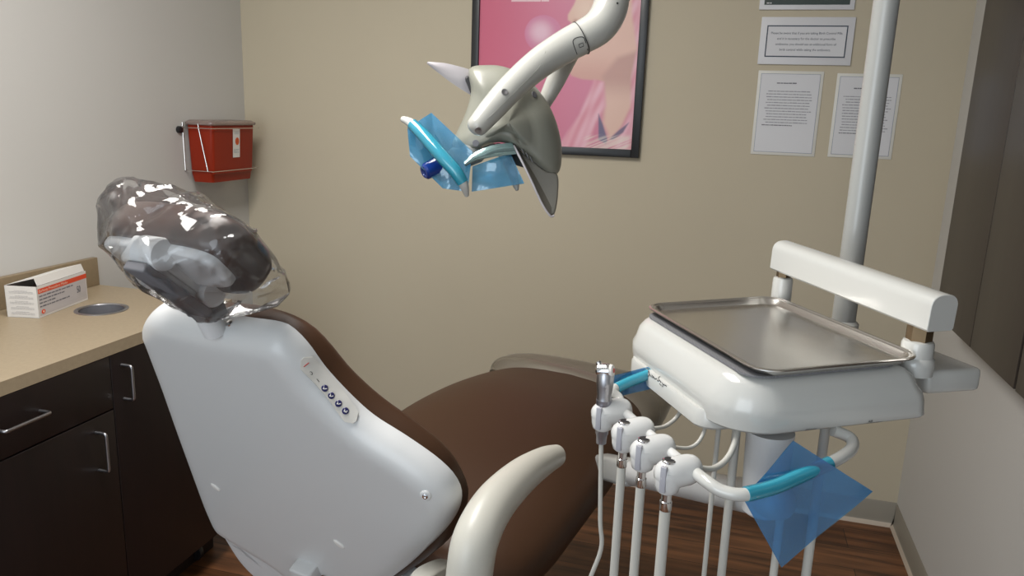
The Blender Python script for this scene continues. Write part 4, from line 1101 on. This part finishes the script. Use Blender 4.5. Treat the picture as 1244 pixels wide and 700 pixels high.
# reflector wings
def wing(name, rows, m, label, th=.003):
    bm = nb(); sheet(bm, rows, th); o = obj(name, bm, m, ol_, 50, label=label); return o
def strip(c1, c2, n=18, m=5, bulge=0, nn=None):
    a = crom([tuple(p) for p in c1], 6); b = crom([tuple(p) for p in c2], 6); a = np.array(a); b = np.array(b)
    ta = np.linspace(0, len(a) - 1, n + 1); A = [V([np.interp(t, range(len(a)), a[:, k]) for k in range(3)]) for t in ta]
    tb = np.linspace(0, len(b) - 1, n + 1); B = [V([np.interp(t, range(len(b)), b[:, k]) for k in range(3)]) for t in tb]
    return [[A[i].lerp(B[i], j / m) + (nn or nH) * bulge * math.sin(math.pi * j / m) for j in range(m + 1)] for i in range(n + 1)]
wing('reflector_wing', strip([L(519, 76, .02), L(540, 77, .04), L(565, 83, .06), L(585, 90, .10)], [L(519.5, 77, .02), L(545, 98, .05), L(573, 116, .08), L(590, 122, .10)], bulge=.004), M_reflect, 'pale left wing of the lamp reflector')
wing('reflector_wing', strip([L(625, 178, .05), L(640, 192, .065), L(660, 206, .07), L(677, 213, .075)], [L(628, 186, .03), L(642, 213, .03), L(657, 246, .04), L(668, 261, .05)], bulge=-.006, m=8), M_lampdark, 'taupe lower wing of the lamp reflector')
bm = nb(); pillow(bm, [L(x, y, .062) for x, y in ((630, 184), (645, 194), (662, 207), (677, 212), (678, 235), (675, 256), (671, 262), (664, 257), (652, 235), (640, 208))], nH, (.006, .1), (.006, .1), 0, N=60); obj('reflector_wing', bm, M_lampdark, ol_, label='taupe lower wing of the lamp reflector')
bm = nb(); tube(bm, [L(624, 177, .03), L(632, 192, .027), L(645, 219, .03), L(658, 247, .04), L(668, 262, .05), L(673, 262, .055)], .0022, 8, 6); obj('wing_edge', bm, M_reflect, ol_, label='bright rim along the lower wing')
bm = nb(); pillow(bm, [L(x, y, .07) for x, y in ((605, 176), (626, 180), (640, 196), (668, 213), (640, 205), (618, 196))], nH, (.004, .2), (.01, .2), 0, N=40); obj('inner_housing', bm, M_black, ol_)
# front bracket, with a reflection on blue film built as a shiny cyan sheet
wing('reflection_sheet', strip([L(564, 197, -.005), L(575, 187, .0), L(598, 177, .01), L(622, 173.5, .03)], [L(565, 202, -.005), L(580, 195, .0), L(602, 190, .01), L(627, 187, .03)], bulge=.006), mat('cyan_reflection', (.45, .66, .68), .18, .8), 'reflection on the blue film below the head shell, made as a shiny sheet', .002)
bm = nb(); tube(bm, [L(575, 180, .05), L(560, 190, .06), L(545, 202, .06), L(532, 210, .055)], [20 * K_, 17 * K_, 15 * K_, 12 * K_], 20, 6, round_=.5); obj('handle_hub', bm, M_pole, ol_)
bm = nb(); a_ = (L(514, 209, .03) - L(536, 200, .05)).normalized(); lathe(bm, L(532, 202, .045), a_, [(0, 13 * K_), (.018, 11 * K_), (.030, 10.5 * K_), (.034, 8 * K_), (.034, 5 * K_), (.030, 4 * K_)], 28); obj('focus_knob', bm, M_purple, ol_, label='dark blue knob')
bm = nb(); tube(bm, [L(490, 145, .03), L(500, 150, .02), L(515, 165, .005), L(535, 188, -.01), L(553, 208, -.015), L(563, 224, -.01), L(567, 237, .0)], [4 * K_, 5.8 * K_, 6.8 * K_, 7.4 * K_, 7 * K_, 6 * K_, 3 * K_], 18, 6, round_=.8); obj('handle', bm, M_gloss, ol_, label='white left handle')
bm = nb(); tube(bm, [L(605, 180, .06), L(613, 190, .05), L(622, 208, .045), L(626, 222, .045), L(628, 230, .045)], [7 * K_, 6.5 * K_, 6 * K_, 5 * K_, 2.5 * K_], 16, 6, round_=.8); obj('handle', bm, M_pole, ol_, label='pale right handle')
# films on the lamp handles
t = thing('barrier_film', 'blue barrier film wrapped around the left handle of the dental light', 'plastic film', L(540, 225))
bm = nb()
for dq, sd in ((.030, 2), (.060, 7)):
    vsheet(bm, (L(524, 137, dq), L(574, 184, dq * .6), L(568, 233, dq * .5), L(538, 229, dq)), None, nH, 14, .0012, .0005, sd)
    vsheet(bm, (L(495, 156, dq), L(524, 137, dq), L(538, 229, dq), L(498, 190, dq * .8)), None, nH, 14, .0012, .0005, sd + 1)
obj('sheet', bm, M_blue3, t, 60)
bm = nb(); tube(bm, [L(501, 151, .019), L(515, 165, .005), L(535, 188, -.01), L(553, 208, -.015), L(562, 222, -.01)], [7.2 * K_, 8.2 * K_, 8.6 * K_, 8.2 * K_, 7.2 * K_], 18, 6); obj('sleeve', bm, M_blue2, t, label='tight cyan sleeve on the handle')
t = thing('barrier_film', 'small blue barrier film on the right handle under the lamp head', 'plastic film', L(605, 225, .03))
bm = nb()
for dq, sd in ((.032, 3), (.062, 4)):
    vsheet(bm, (L(574, 202, dq), L(620, 186, dq), L(637, 223, dq), L(573, 233, dq)), None, nH, 14, .0012, .0005, sd)
obj('sheet', bm, M_blue3, t, 60)
